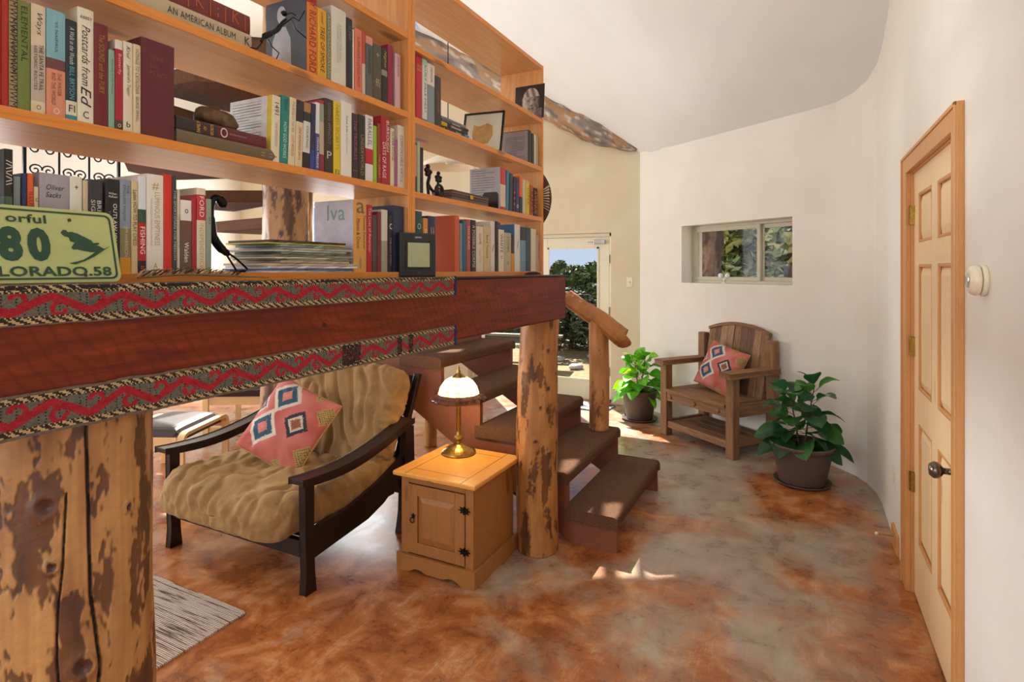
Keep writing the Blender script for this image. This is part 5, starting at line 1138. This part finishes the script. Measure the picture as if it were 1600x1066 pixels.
# ------------------------------------------------------------------ kilim pillows
PK, BL, CR, YE, DKP = [hexc(c) for c in ('#b4554c', '#2f5468', '#cfc3b4', '#b99a55', '#33333d')]
PK2 = hexc('#cd7d75')
def pillow(name, label, M, S, seed, tone=None):
    N = 120; mb = MB(); front = []
    def col(u, v):
        ju = noise.noise((u*60, v*60, seed))*.012; q = noise.noise((u*4, v*4, seed))
        c = tuple(a+(b-a)*max(0, min(1, .5+q)) for a, b in zip(PK, PK2))
        for (cu, cv, r, kind) in ((.33, .20, .25, 0), (.29, .66, .25, 0), (.04, .43, .13, 0), (.69, .44, .18, 1), (.95, .20, .13, 2), (.98, .72, .14, 2), (.72, .0, .09, 2), (.72, .97, .10, 2)):
            st = .016; d = (abs(round((u-cu)/st)*st)+abs(round((v-cv)/st)*st)) + ju
            if d < r:
                f = d/r
                if kind == 0: c = CR if f > .72 else BL if f > .36 else (PK2 if f > .1 else hexc('#c98f8a'))
                elif kind == 1: c = DKP if f > .68 else CR if f > .45 else hexc('#8b5a3c')
                else: c = YE if (int(f*7) % 2 == 0) else hexc('#7a6a4c')
                break
        return tuple(c[:3])+(1,)
    for side in (1, -1):
        for j in range(N+1):
            for i in range(N+1):
                u, v = i/N*2-1, j/N*2-1
                e = max(0, (1-u**2)*(1-v**2)); h = e**.42*.085
                # corners stay sharp, edges draw inwards
                sx_ = u*(1-.07*(1-abs(u))*0-.065*(1-v*v)*abs(u)**3*-1*0) ; px_ = u*(1-.05*(1-v*v)*abs(u)); pz_ = v*(1-.05*(1-u*u)*abs(v))
                wr = .006*noise.noise((u*3, v*3, seed))+.010*math.exp(-((abs(u)+abs(v)-1.25)**2)*18)*noise.noise((math.atan2(v, u)*5, seed, 0))
                mb.v.append((px_*S/2, -side*(h+wr*(e > .002)), -pz_*S/2))
    off = (N+1)**2
    for j in range(N):
        for i in range(N):
            a, b, c_, d = j*(N+1)+i, j*(N+1)+i+1, (j+1)*(N+1)+i+1, (j+1)*(N+1)+i
            mb.face((a, d, c_, b), col((i+.5)/N, (j+.5)/N)); mb.face((off+a, off+b, off+c_, off+d), (.42, .30, .2, 1))
    t = thing(name, label, 'pillow'); t.matrix_world = M
    obj('cover', mb, PILM, t, smooth=True)
    q = MB(); per = [(u, -1) for u in [i/20*2-1 for i in range(21)]]+[(1, v) for v in [i/20*2-1 for i in range(1, 21)]]+[(-u, 1) for u in [i/20*2-1 for i in range(1, 21)]]+[(-1, -v) for v in [i/20*2-1 for i in range(1, 21)]]
    q.tube([(u*(1-.05*(1-v*v)*abs(u))*S/2, 0, -v*(1-.05*(1-u*u)*abs(v))*S/2) for u, v in per], .0035, 6); obj('piping', q, plain('#b98a5c', .9), t)
    return t
PILM = attr_mat('kilim_cotton', .92, .5, 300, .002, fine=.15)
# ------------------------------------------------------------------ futon armchair
o = thing('futon_armchair', 'dark-framed futon armchair with a thick olive-tan corduroy mattress', 'armchair', (-2.59, 2.33, 0))
for sx_ in (-1, 1):
    x0, x1 = sx_*.49, sx_*.53
    fl = [(-.40, 0), (-.335, 0), (-.345, .10), (-.352, .25), (-.350, .545), (-.402, .545), (-.398, .25), (-.392, .1)]
    obj('front_leg', MB().prism(fl, 'x', x0, x1), ESP, o, bevel=.003)
    rl = [(.31, 0), (.47, 0), (.455, .12), (.44, .3), (.43, .6), (.36, .6), (.345, .3), (.335, .12)]
    obj('rear_leg', MB().prism(rl, 'x', x0, x1), ESP, o, bevel=.003)
    arm = MB(); n = 16; tp = [(-.44, .560), (-.35, .553), (-.2, .549), (-.05, .560), (.1, .585), (.25, .618), (.40, .655)]
    tp = poly_smooth([(0, a, b) for a, b in tp], 4); xa, xb = sx_*.465, sx_*.56
    poly = [(p_.y, p_.z) for p_ in tp]+[(p_.y, p_.z-.026-.012*math.sin(PI*i/(len(tp)-1))) for i, p_ in list(enumerate(tp))[::-1]]
    obj('arm', arm.prism(poly, 'x', min(xa, xb), max(xa, xb)), ESP, o, bevel=.004)
    obj('side_rail', MB().prism([(-.35, .15), (-.35, .29), (-.1, .30), (.15, .36), (.36, .44), (.36, .33), (.18, .23), (.05, .19)], 'x', sx_*.49, sx_*.515), ESP, o, bevel=.002)
obj('front_rail', MB().box(-.49, -.385, .165, .49, -.355, .245), ESP, o, bevel=.003); obj('rear_rail', MB().box(-.49, .38, .2, .49, .41, .29), ESP, o, bevel=.003)
for i in range(5): obj('seat_slat', MB().box(-.49, -.33+i*.14, .232, .49, -.26+i*.14, .25), ESP, o, bevel=.002)
sb = math.radians(23)
q = MB(); M_ = Matrix.Translation((0, .33, .30)) @ Matrix.Rotation(-sb, 4, 'X')
for x_ in (-.455, .455): q.obox(M_ @ Matrix.Translation((x_, 0, .30)), .04, .03, .66)
for z_ in (.1, .25, .4, .58): q.obox(M_ @ Matrix.Translation((0, 0, z_)), .88, .018, .07)
obj('back_frame', q, ESP, o, bevel=.002)
CORD = NG('olive_corduroy'); v_ = CORD.mapped((1, 1, 1)); n1 = CORD.noise(v_, 6, 5, .65, .5); n2 = CORD.noise(v_, 120, 3, .7)
CORD.bump(CORD.math('ADD', CORD.math('MULTIPLY', n1, .8), CORD.math('MULTIPLY', n2, .35)), .5, .01); CORD.b.inputs['Sheen Weight'].default_value = .5; CORD.b.inputs['Sheen Tint'].default_value = hexc('#e0c08a')
CORD = CORD.fin(CORD.ramp(n1, [(.25, '#745a38'), (.5, '#8c6d46'), (.75, '#a2845a')]), .9, spec=.15)
def mattress(sx_, sy_, sz_, seed, wr):
    """rounded slab about the origin, with sagging puckers along its sides"""
    N = 72; mb = MB(); K = 20
    def P(u, v, w):
        n_ = 8.0; m_ = (abs(u)**n_+abs(v)**n_+abs(w)**5.0)**(1/n_) if (u or v or w) else 1
        return Vector((u, v, w))/max(m_, 1e-6)
    idx = {}
    def vid(a):
        if a in idx: return idx[a]
        u, v, w = a[0]/N*2-1, a[1]/N*2-1, a[2]/K*2-1
        p_ = P(u, v, w); q_ = Vector((p_.x*sx_/2, p_.y*sy_/2, p_.z*sz_/2))
        edge = max(abs(u), abs(v))**6
        al = q_.x if abs(v) > abs(u) else q_.y
        pk = noise.noise((al*22, w*1.2, seed))*.016*edge + noise.noise((al*50, w*3, seed))*.006*edge
        tf = noise.noise((q_.x*4.5, q_.y*4.5, seed+2))*.018+noise.noise((q_.x*3+q_.y*9, q_.y*5-q_.x*6, seed+5))*.012-max(0, .22-abs(noise.noise((q_.x*9+q_.y*5, q_.y*4-q_.x*2, seed))))*.075
        q_ += Vector((u, v, 0)).normalized()*pk*wr if (u or v) else Vector()
        q_.z += tf*wr*(w > 0)*(1-.4*edge)+pk*.5
        idx[a] = len(mb.v); mb.v.append(tuple(q_)); return idx[a]
    for j in range(N):
        for i in range(N):
            mb.face([vid(k_) for k_ in ((i, j, K), (i+1, j, K), (i+1, j+1, K), (i, j+1, K))]); mb.face([vid(k_) for k_ in ((i, j, 0), (i, j+1, 0), (i+1, j+1, 0), (i+1, j, 0))])
    for k in range(K):
        for i in range(N):
            mb.face([vid(q) for q in ((i, 0, k), (i+1, 0, k), (i+1, 0, k+1), (i, 0, k+1))]); mb.face([vid(q) for q in ((i, N, k), (i, N, k+1), (i+1, N, k+1), (i+1, N, k))])
            mb.face([vid(q) for q in ((0, i, k), (0, i, k+1), (0, i+1, k+1), (0, i+1, k))]); mb.face([vid(q) for q in ((N, i, k), (N, i+1, k), (N, i+1, k+1), (N, i, k+1))])
    return mb
sm = mattress(.965, 1.0, .20, 3, 1); sm.v = [(x, y, z+(-.03 if y < -.38 else 0)*((-.38-y)/.10 if y < -.3 else 0)) for x, y, z in sm.v]
obj('seat_mattress', sm.xf(Matrix.Translation((-.01, -.01, .350)) @ Matrix.Rotation(math.radians(-1), 4, 'X')), CORD, o, smooth=True)
bm_ = mattress(.95, .60, .18, 9, 1); obj('back_mattress', bm_.xf(Matrix.Translation((0, .345, .655)) @ Matrix.Rotation(PI/2-sb, 4, 'X')), CORD, o, smooth=True)
pc = Vector((-2.62, 2.33, .635))
pillow('throw_pillow', 'pink kilim pillow with blue diamonds leaning on the futon armchair', Matrix.Translation(pc) @ Matrix.Rotation(math.radians(15), 4, 'Z') @ Matrix.Rotation(math.radians(-30), 4, 'X') @ Matrix.Rotation(math.radians(22), 4, 'Y'), .46, 3)
# ------------------------------------------------------------------ bentwood stool and lounge chair behind
t = thing('footstool', 'bentwood footstool with a dark leather cushion behind the futon armchair', 'footstool', (-4.16, 2.62, 0), math.radians(25))
def bent(x, y0, y1, h, r, w): 
    out = [(y0, 0), (y0, h-r)]+[(y0+r-r*math.cos(a*PI/16), h-r+r*math.sin(a*PI/16)) for a in range(1, 8)]+[(y0+r, h), (y1-r, h)]+[(y1-r+r*math.sin(a*PI/16), h-r+r*math.cos(a*PI/16)) for a in range(1, 8)]+[(y1, h-r), (y1, 0)]
    inn = [(y0+w, 0), (y0+w, h-r)]+[(y0+r-(r-w)*math.cos(a*PI/16), h-r+(r-w)*math.sin(a*PI/16)) for a in range(1, 8)]+[(y0+r, h-w), (y1-r, h-w)]+[(y1-r+(r-w)*math.sin(a*PI/16), h-r+(r-w)*math.cos(a*PI/16)) for a in range(1, 8)]+[(y1-w, h-r), (y1-w, 0)]
    mb = MB(); k = len(out)
    for xx in (x, x+.05):
        mb.v += [(xx, a, b) for a, b in out]+[(xx, a, b) for a, b in inn]
    for i in range(k-1):
        mb.face((i, i+1, k+i+1, k+i)); mb.face((2*k+i, 3*k+i, 3*k+i+1, 2*k+i+1)); mb.face((i, 2*k+i, 2*k+i+1, i+1)); mb.face((k+i, k+i+1, 3*k+i+1, 3*k+i))
    for e in (0, k-1): mb.face((e, k+e, 3*k+e, 2*k+e))
    return mb
for x_ in (-.27, .22): obj('bent_leg_frame', bent(x_, -.30, .30, .40, .07, .026), BIRCH, t, bevel=.002)
obj('cross_rail', MB().box(-.22, -.30, .30, .22, -.275, .37).box(-.22, .275, .30, .22, .30, .37), BIRCH, t, bevel=.002)
cu = MB(); N = 16
for j in range(N+1):
    for i in range(N+1):
        u, v = i/N*2-1, j/N*2-1; cu.v.append((u*.215, v*.285, .375+.055*((1-u**6)*(1-v**6))**.5))
for j in range(N):
    for i in range(N): k_ = j*(N+1)+i; cu.face((k_, k_+1, k_+N+2, k_+N+1))
cu.box(-.215, -.28, .33, .215, .28, .376); obj('cushion', cu, LEATHER, t, smooth=False)
t = thing('lounge_chair', 'bentwood lounge chair with a dark leather seat farther back behind the futon armchair', 'armchair', (-4.72, 3.78, 0), math.radians(30))
for x_ in (-.32, .27): obj('bent_leg_frame', bent(x_, -.36, .36, .52, .10, .028), BIRCH, t, bevel=.002)
obj('cross_rail', MB().box(-.27, -.33, .30, .27, -.30, .38).box(-.27, .26, .22, .27, .29, .30).box(-.27, -.34, .06, .27, -.30, .10), BIRCH, t, bevel=.002)
cu = MB(); pr = poly_smooth([(0, -.38, .40), (0, -.1, .36), (0, .2, .34), (0, .32, .5), (0, .46, .95)], 6)
for p_ in pr: 
    for x_ in (-.26, .26): cu.v.append((x_, p_.y, p_.z+.05))
for p_ in pr:
    for x_ in (-.26, .26): cu.v.append((x_, p_.y+.02, p_.z-.02))
n = len(pr)
for i in range(n-1):
    cu.face((2*i, 2*i+1, 2*i+3, 2*i+2)); cu.face((2*n+2*i, 2*n+2*i+2, 2*n+2*i+3, 2*n+2*i+1)); cu.face((2*i, 2*i+2, 2*n+2*i+2, 2*n+2*i)); cu.face((2*i+1, 2*n+2*i+1, 2*n+2*i+3, 2*i+3))
cu.face((0, 2*n, 2*n+1, 1)); cu.face((2*n-2, 2*n-1, 4*n-1, 4*n-2)); obj('cushion', cu, LEATHER, t, bevel=.01)
# ------------------------------------------------------------------ rustic plank chair by the corner window
RW = wood('weathered_barnwood', [(.2, '#4b3422'), (.45, '#7b5939'), (.62, '#95714c'), (.85, '#5c4029')], 'z', 1.4, .7, knots=True, knot='#2a180d', bump=.6)
RWS = [RW, wood('weathered_barnwood_pale', [(.2, '#5a4433'), (.45, '#8b6c4e'), (.62, '#a3835f'), (.85, '#6b4f38')], 'z', 1.4, .7, knots=False, bump=.6), wood('weathered_barnwood_dark', [(.2, '#38261a'), (.45, '#5e442f'), (.62, '#755740'), (.85, '#46301f')], 'z', 1.4, .7, knots=False, bump=.6)]
RWX = wood('weathered_barnwood_long', [(.2, '#4b3422'), (.45, '#7b5939'), (.62, '#95714c'), (.85, '#5c4029')], 'x', 1.4, .7, knots=False, bump=.6)
RWY = wood('weathered_barnwood_deep', [(.2, '#4b3422'), (.45, '#7b5939'), (.62, '#95714c'), (.85, '#5c4029')], 'y', 1.4, .7, knots=False, bump=.6)
fl, fr = atz(1037, 679, 0), atz(1140, 718, 0); ex = (fr-fl).normalized(); ey = Vector((-ex.y, ex.x, 0)); CW = (fr-fl).length
o = thing('plank_armchair', 'rustic weathered-plank armchair with an arched back by the corner window', 'armchair', (fl+fr)/2+ey*.03, math.atan2(ex.y, ex.x))
h_ = CW/2
for s_ in (-1, 1):
    obj('front_leg', MB().box(s_*h_-.04, -.035, 0, s_*h_+.04, .04, .655), RW, o, bevel=.006)
    obj('back_post', MB().box(s_*h_-.045, .44, 0, s_*h_+.035, .51, .93), RW, o, bevel=.008)
    obj('arm', MB().prism([(s_*h_-.06, -.09), (s_*h_+.06, -.09), (s_*h_+.055, .50), (s_*h_-.055, .50)], 'z', .655, .70), RWY, o, bevel=.008)
    obj('side_rail', MB().box(s_*h_-.02, .04, .33, s_*h_+.025, .48, .43), RWY, o, bevel=.004)
    obj('lower_side_rail', MB().box(s_*h_-.02, .04, .09, s_*h_+.02, .48, .14), RWY, o, bevel=.004)
obj('front_rail', MB().box(-h_+.04, -.03, .325, h_-.04, .015, .405), RWX, o, bevel=.006)
for x_ in (-h_+.09, 0.0, h_-.12):
    c = MB().lathe([(0, 0), (.018, 0), (.02, .006), (.014, .012), (0, .013)], 12).xf(Matrix.Translation((x_, -.03, .365)) @ Matrix.Rotation(PI/2, 4, 'X')); obj('knot_boss', c, RWX, o, smooth=True)
for i in range(4): obj('seat_board', MB().box(-h_+.04 if i else -h_+.042, -.05+i*.127, .405, h_-.04, .073+i*.127, .435), RWX, o, bevel=.005)
for i in range(4): obj('shelf_board', MB().box(-h_+.03, -.01+i*.12, .105, h_-.03, .105+i*.12, .128), RWX, o, bevel=.004)
obj('lower_front_rail', MB().box(-h_+.04, -.02, .075, h_-.04, .02, .135), RWX, o, bevel=.006)
M_ = Matrix.Translation((0, .40, .42)) @ Matrix.Rotation(math.radians(-10), 4, 'X'); R = random.Random(2)
nb = 9; wb = (2*h_-.10)/nb
for i in range(nb):
    x_ = -h_+.05+wb*(i+.5); H_ = .64
    q = MB(); dy = R.uniform(-.004, .004)
    zt0, zt1 = .63-.085*((x_-wb/2)/h_)**2, .63-.085*((x_+wb/2)/h_)**2
    q.prism([(x_-wb/2+.004, 0), (x_+wb/2-.004, 0), (x_+wb/2-.004, zt1), (x_-wb/2+.004, zt0)], 'y', dy, .02+dy).xf(M_); obj('back_board', q, RWS[(i*2+i//3) % 3], o, bevel=.003)
q = MB(); q.obox(M_ @ Matrix.Translation((0, .035, .40)), 2*h_-.06, .03, .08); q.obox(M_ @ Matrix.Translation((0, .035, .12)), 2*h_-.06, .03, .08); obj('back_rail', q, RWX, o, bevel=.004)
q = MB(); n = 20; arc = [(-h_+.05+(2*h_-.1)*i/n) for i in range(n+1)]

def arcpiece(i):
    a_, b_ = arc[i], arc[i+1]; f_ = lambda x_, z_: (x_, z_-.085*(x_/h_)**2)
    q.prism([f_(a_, .618), f_(b_, .618), f_(b_, .640), f_(a_, .640)], 'y', -.012, .03)
for i in range(n): arcpiece(i)
q.xf(M_); obj('arched_top', q, RWX, o, bevel=.003)
W_ = o.matrix_basis.copy(); W_ = Matrix.Translation(o.location) @ Matrix.Rotation(math.atan2(ex.y, ex.x), 4, 'Z')
pillow('throw_pillow', 'pink kilim pillow with dark diamonds on the rustic plank armchair', W_ @ Matrix.Translation((-.01, .30, .645)) @ Matrix.Rotation(math.radians(6), 4, 'Z') @ Matrix.Rotation(math.radians(-24), 4, 'X') @ Matrix.Rotation(math.radians(13), 4, 'Y'), .42, 8)
# ------------------------------------------------------------------ potted fig plants
def leaf(mb, base, dirv, L, W_, R, cols):
    d = dirv.normalized(); side = d.cross(Vector((0, 0, 1))); side = side.normalized() if side.length > .05 else Vector((1, 0, 0)); nrm = side.cross(d).normalized()
    roll = R.uniform(-.7, .7); side = (side*math.cos(roll)+nrm*math.sin(roll)); nrm = side.cross(d).normalized()
    nu, nv = 10, 7; b0 = len(mb.v); cc = []; ph = R.uniform(0, 6); base_c = R.choice(cols)
    for i in range(nu+1):
        t = i/nu; w = W_*(math.sin(PI*min(1, (t**.8)*.98+.02))**.75)*(.55+.65*t)*.62
        cen = base+d*(L*t)-Vector((0, 0, 1))*(.30*L*t*t)+nrm*(.10*L*math.sin(PI*t))
        for j in range(nv):
            s_ = j/(nv-1)*2-1
            p_ = cen+side*(w*s_)+nrm*(.16*w*s_*s_+.05*w*math.sin(ph+t*12)*abs(s_)**2)
            mb.v.append(tuple(p_)); f = 1.25 if j == nv//2 else (1.0+.10*math.sin(i*2.1))
            cc.append((min(1, base_c[0]*f), min(1, base_c[1]*f), base_c[2]*f, 1))
    for i in range(nu):
        for j in range(nv-1):
            q = (i*nv+j, i*nv+j+1, (i+1)*nv+j+1, (i+1)*nv+j); mb.face([b0+k_ for k_ in q], [cc[k_] for k_ in q])
LG = NG('fig_leaf'); a_ = LG.n('Attribute', attribute_name='Col'); tr = LG.n('BsdfTranslucent'); mx = LG.n('MixShader'); mx.inputs[0].default_value = .35
hs = LG.n('HueSaturation'); hs.inputs['Value'].default_value = 1.9; hs.inputs['Saturation'].default_value = 1.1; LG.l(a_.outputs[0], hs.inputs['Color']); LG.l(hs.outputs[0], tr.inputs[0]); LG.fin(a_.outputs[0], .32)
LG.l(LG.b.outputs[0], mx.inputs[1]); LG.l(tr.outputs[0], mx.inputs[2]); LG.l(mx.outputs[0], LG.t.nodes['Material Output'].inputs[0]); LG = LG.m
SOIL = plain('#2b1c14', .95, name='potting_soil', var=.4, vs=90, bump=.8); STEM = plain('#5b4a2c', .8, name='stem_bark')
def plant(px, py, label, R0, hr, rtop, rbot, fol_r, fol_h, n, seed, cols, Lf=.17):
    p_ = atz(px, py, 0); R = random.Random(seed)
    t = thing('potted_fig', label, 'potted plant', (p_.x, p_.y, 0))
    obj('saucer', MB().lathe([(0, .002), (R0*.9, .002), (R0, .022), (R0*.985, .024), (R0*.88, .010), (0, .010)], 48), POTM, t, smooth=True)
    obj('pot', MB().lathe([(0, .0105), (rbot, .011), (rbot*1.02, .02), (rtop*.95, hr-.045), (rtop*.955, hr-.042), (rtop*1.0, hr-.040), (rtop*1.035, hr-.006), (rtop*1.03, hr), (rtop*.97, hr), (rtop*.93, hr-.04), (rtop*.9, hr-.06)], 56), POTM, t, smooth=True)
    q = MB(); q.lathe([(0, hr-.035), (rtop*.6, hr-.038), (rtop*.93, hr-.042)], 40); obj('soil', q, SOIL, t)
    sm_ = MB(); lf = MB(); zs = hr-.04
    for k in range(3 if fol_r > .25 else 2):
        a = k*2.2+.5; tip = Vector((math.cos(a)*fol_r*.38, math.sin(a)*fol_r*.38, hr+fol_h*(.68+.12*(k == 0)))); pts_ = poly_smooth([(math.cos(a)*.02, math.sin(a)*.02, zs), (tip.x*.5, tip.y*.5, (zs+tip.z)/2-.02), tuple(tip)], 8)
        sm_.tube(pts_, [.008-.005*i/(len(pts_)-1) for i in range(len(pts_))], 8)
        for i in range(n):
            u = (i+.5)/n; s_ = pts_[min(len(pts_)-1, int((.12+.88*u)*(len(pts_)-1)))]
            an = i*2.4+k+R.uniform(-.3, .3); el = -.15+1.15*u**1.5+R.uniform(-.2, .2)
            d = Vector((math.cos(an)*math.cos(el), math.sin(an)*math.cos(el), math.sin(el)))
            st_ = .05+.04*(1-u); b_ = s_+d*st_; sm_.tube([tuple(s_), tuple(b_)], .0022, 5)
            leaf(lf, b_, d+Vector((0, 0, -.12)), Lf*(1.1-.3*u)*R.uniform(.85, 1.15), Lf*.80*(1.05-.25*u), R, cols)
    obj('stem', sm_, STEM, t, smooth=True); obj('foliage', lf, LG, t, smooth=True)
    return t
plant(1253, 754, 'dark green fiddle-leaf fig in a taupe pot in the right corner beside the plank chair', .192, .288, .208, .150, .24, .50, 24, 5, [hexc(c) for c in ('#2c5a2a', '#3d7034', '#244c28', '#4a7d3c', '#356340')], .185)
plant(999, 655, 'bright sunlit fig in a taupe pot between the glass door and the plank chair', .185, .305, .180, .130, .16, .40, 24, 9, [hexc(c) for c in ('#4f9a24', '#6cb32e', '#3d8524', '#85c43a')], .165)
# ------------------------------------------------------------------ outdoors
g = NG('dry_ground'); v = g.mapped((1, 1, 1)); a = g.noise(v, .8, 6, .7); b = g.noise(v, 9, 8, .8)
g.bump(b, .8, .05); GR = g.fin(g.mix(g.ramp(a, [(.4, (0, 0, 0, 1)), (.6, (.8,)*3+(1,))]), g.ramp(b, [(.3, '#5b4a34'), (.5, '#94805f'), (.7, '#b8a583')]), g.ramp(b, [(.3, '#6b5a3a'), (.6, '#a99a6c')])), .95)
mb = MB(); R = random.Random(5); n = 60
for j in range(n+1):
    for i in range(n+1):
        x = -40+65*i/n; y = -25+75*j/n; d = max(0, y-9, x-4, -10-x); mb.v.append((x, y, -.08+.012*d+.15*noise.noise((x*.2, y*.2, 0))*min(1, d/3)))
for j in range(n):
    for i in range(n): k_ = j*(n+1)+i; mb.face((k_, k_+1, k_+n+2, k_+n+1))
o = struct('ground', mb, GR, smooth=True)
FOL = attr_mat('juniper_needles', .8)
def tree(label, x, y, z0, H_, W_, n, seed, cols, kind='juniper_tree', trunk=.12, low=.0, leafsz=.09, cat='tree'):
    R = random.Random(seed); t = thing(kind, label, cat, (x, y, z0)); cs = [hexc(c) for c in cols]
    cl = [(Vector((R.gauss(0, .28)*W_, R.gauss(0, .28)*W_, H_*(low+(1-low)*R.random()**.9))), R.uniform(.14, .30)*W_) for _ in range(60 if kind == 'pine_tree' else 26)]
    cl = [(c, r*(1.1-.55*c.z/H_)) for c, r in cl]; cl = [(Vector((c.x*(1.1-.65*c.z/H_), c.y*(1.1-.65*c.z/H_), c.z)), r) for c, r in cl]
    mb = MB()
    for _ in range(n):
        c, r = R.choice(cl); d = Vector((R.gauss(0, 1), R.gauss(0, 1), R.gauss(0, 1))).normalized(); p_ = c+d*r*R.uniform(.75, 1.05)
        if p_.z < .02: continue
        u = Vector((R.gauss(0, 1), R.gauss(0, 1), R.gauss(0, .6))).normalized(); w = u.cross(d+Vector((0, 0, .01))).normalized(); s_ = leafsz*R.uniform(.5, 1.2)
        col = R.choice(cs); n0 = len(mb.v); mb.v += [tuple(p_-u*s_), tuple(p_+w*s_*.45), tuple(p_+u*s_), tuple(p_-w*s_*.45)]; mb.face((n0, n0+1, n0+2, n0+3), col)
    obj('foliage', mb, FOL, t)
    q = MB(); q.tube(poly_smooth([(0, 0, -.2), (.05, .02, H_*.3), (-.04, .03, H_*.7)], 6), [trunk*(1-.05*i) for i in range(13)], 12)
    for k in range(6): a = k*1.05; q.tube(poly_smooth([(0, 0, H_*.15+k*.1*H_*.8), (math.cos(a)*W_*.25, math.sin(a)*W_*.25, H_*.3+k*.1*H_*.8)], 4), [trunk*.4]*5, 6)
    obj('trunk', q, plain('#5b4636', .9, name='shaggy_bark', var=.4), t); return t
JC = ('#55663a', '#6b7a44', '#44552f', '#86915a', '#35452a')
def gd(px, d): k = kk(px); return ((-SA+CA*k)*d, (CA+SA*k)*d)
x, y = gd(905, 15); tree('sunlit juniper seen through the upper part of the glass door', x, y, 0, 1.5, 1.9, 16000, 1, JC)
x, y = gd(872, 19); tree('taller dark juniper at the left in the glass door view', x, y, 0, 1.75, 1.2, 12000, 2, JC)
x, y = gd(890, 11.5); tree('low dark juniper bush behind the log newel through the glass door', x, y, 0, .95, 1.9, 14000, 3, ('#3a4630', '#4a5738', '#2b3626'), 'juniper_bush', .06, 0, .06, 'bush')
x, y = gd(790, 14); tree('dark juniper beyond the picnic table', x, y, 0, 2.0, 2.0, 13000, 4, JC)
x, y = gd(715, 14); tree('juniper far left of the picnic table', x, y, 0, 2.2, 2.2, 9000, 6, JC)
PCL = ('#8a9a58', '#b0b878', '#64763f', '#cfcf98', '#4a5a32')
for i, (px, d, H_, W_) in enumerate(((1158, 11, 3.6, 3.0), (1196, 15, 4.2, 4), (1226, 9, 3.2, 2.2), (1120, 19, 4.8, 5))):
    x, y = gd(px, d); tree(('leafy pale tree right of the big trunk in the corner window', 'green tree in the middle of the right window pane', 'dark green tree at the right edge of the corner window', 'tree behind the big trunk in the corner window')[i], x, y, 0, H_, W_, 60000, 20+i, PCL, 'pine_tree', .16, 0, .13)
x, y = gd(1112, 7.6)
mb = log_mesh(0, 0, -.2, 5, .27, 60, 110, 40, ps=1.5, patch=-.1, rough=.05, wob=.05, tone=('#a08c7c', '#8f6a54', '#6b5145', '#54423a'))
tag(obj('tree_trunk', mb, attr_mat('pine_bark', .9, 1, 18, .03, fine=.4), loc=(x, y, 0), rot=(0, math.radians(-5), 0), smooth=True), 'large rough pine trunk close outside the left pane of the corner window', 'tree trunk')
x, y = gd(1213, 8.3); mb = log_mesh(0, 0, -.2, 5, .10, 40, 70, 44, ps=1.5, patch=-.1, rough=.02, wob=.06, tone=('#5c4a40', '#6b5040', '#3b2c26', '#33261f'))
tag(obj('tree_trunk', mb, LOGM, loc=(x, y, 0), rot=(0, math.radians(7), 0), smooth=True), 'thin dark trunk seen in the right pane of the corner window', 'tree trunk')
x, y = gd(786, 9.6)
o = thing('picnic_table', 'weathered grey picnic table outside the glass doors', 'picnic table', (x, y, -.08), .2)
PT = plain('#8b8478', .8, name='grey_weathered_wood', var=.2)
for i in range(5): obj('top_board', MB().box(-.9, -.36+i*.146, .72, .9, -.225+i*.146, .76), PT, o, bevel=.004)
for y_ in (-.75, .6): obj('bench', MB().box(-.9, y_, .42, .9, y_+.15, .46), PT, o, bevel=.004)
for x_ in (-.62, .62):
    q = MB(); q.box(x_-.02, -.75, .36, x_+.02, .75, .42).box(x_-.02, -.36, .66, x_+.02, .36, .72); q.tube([(x_, -.28, .70), (x_, -.62, 0)], .045, 4).tube([(x_, .28, .70), (x_, .62, 0)], .045, 4); obj('trestle', q, PT, o)
# rocks outside
R = random.Random(11)
for i, (px, d) in enumerate(((872, 10), (900, 9.2), (925, 10.3))):
    x, y = gd(px, d); mb = MB().ball((0, 0, 0), 1, 18); mb.v = [tuple(Vector((a*.13, b*.09, c*.05))*(1+.3*noise.noise((a*2+i*5, b*2, c*2)))) for a, b, c in mb.v]
    tag(obj('ground_stone', mb, plain('#a5a5a4', .9, name='grey_stone', var=.2), loc=(x, y, -.04), rot=(0, 0, i), smooth=True), ('low grey stone left in the glass door view', 'low grey stone in the middle of the glass door view', 'low grey stone right in the glass door view')[i], 'stone')
bake_texts()
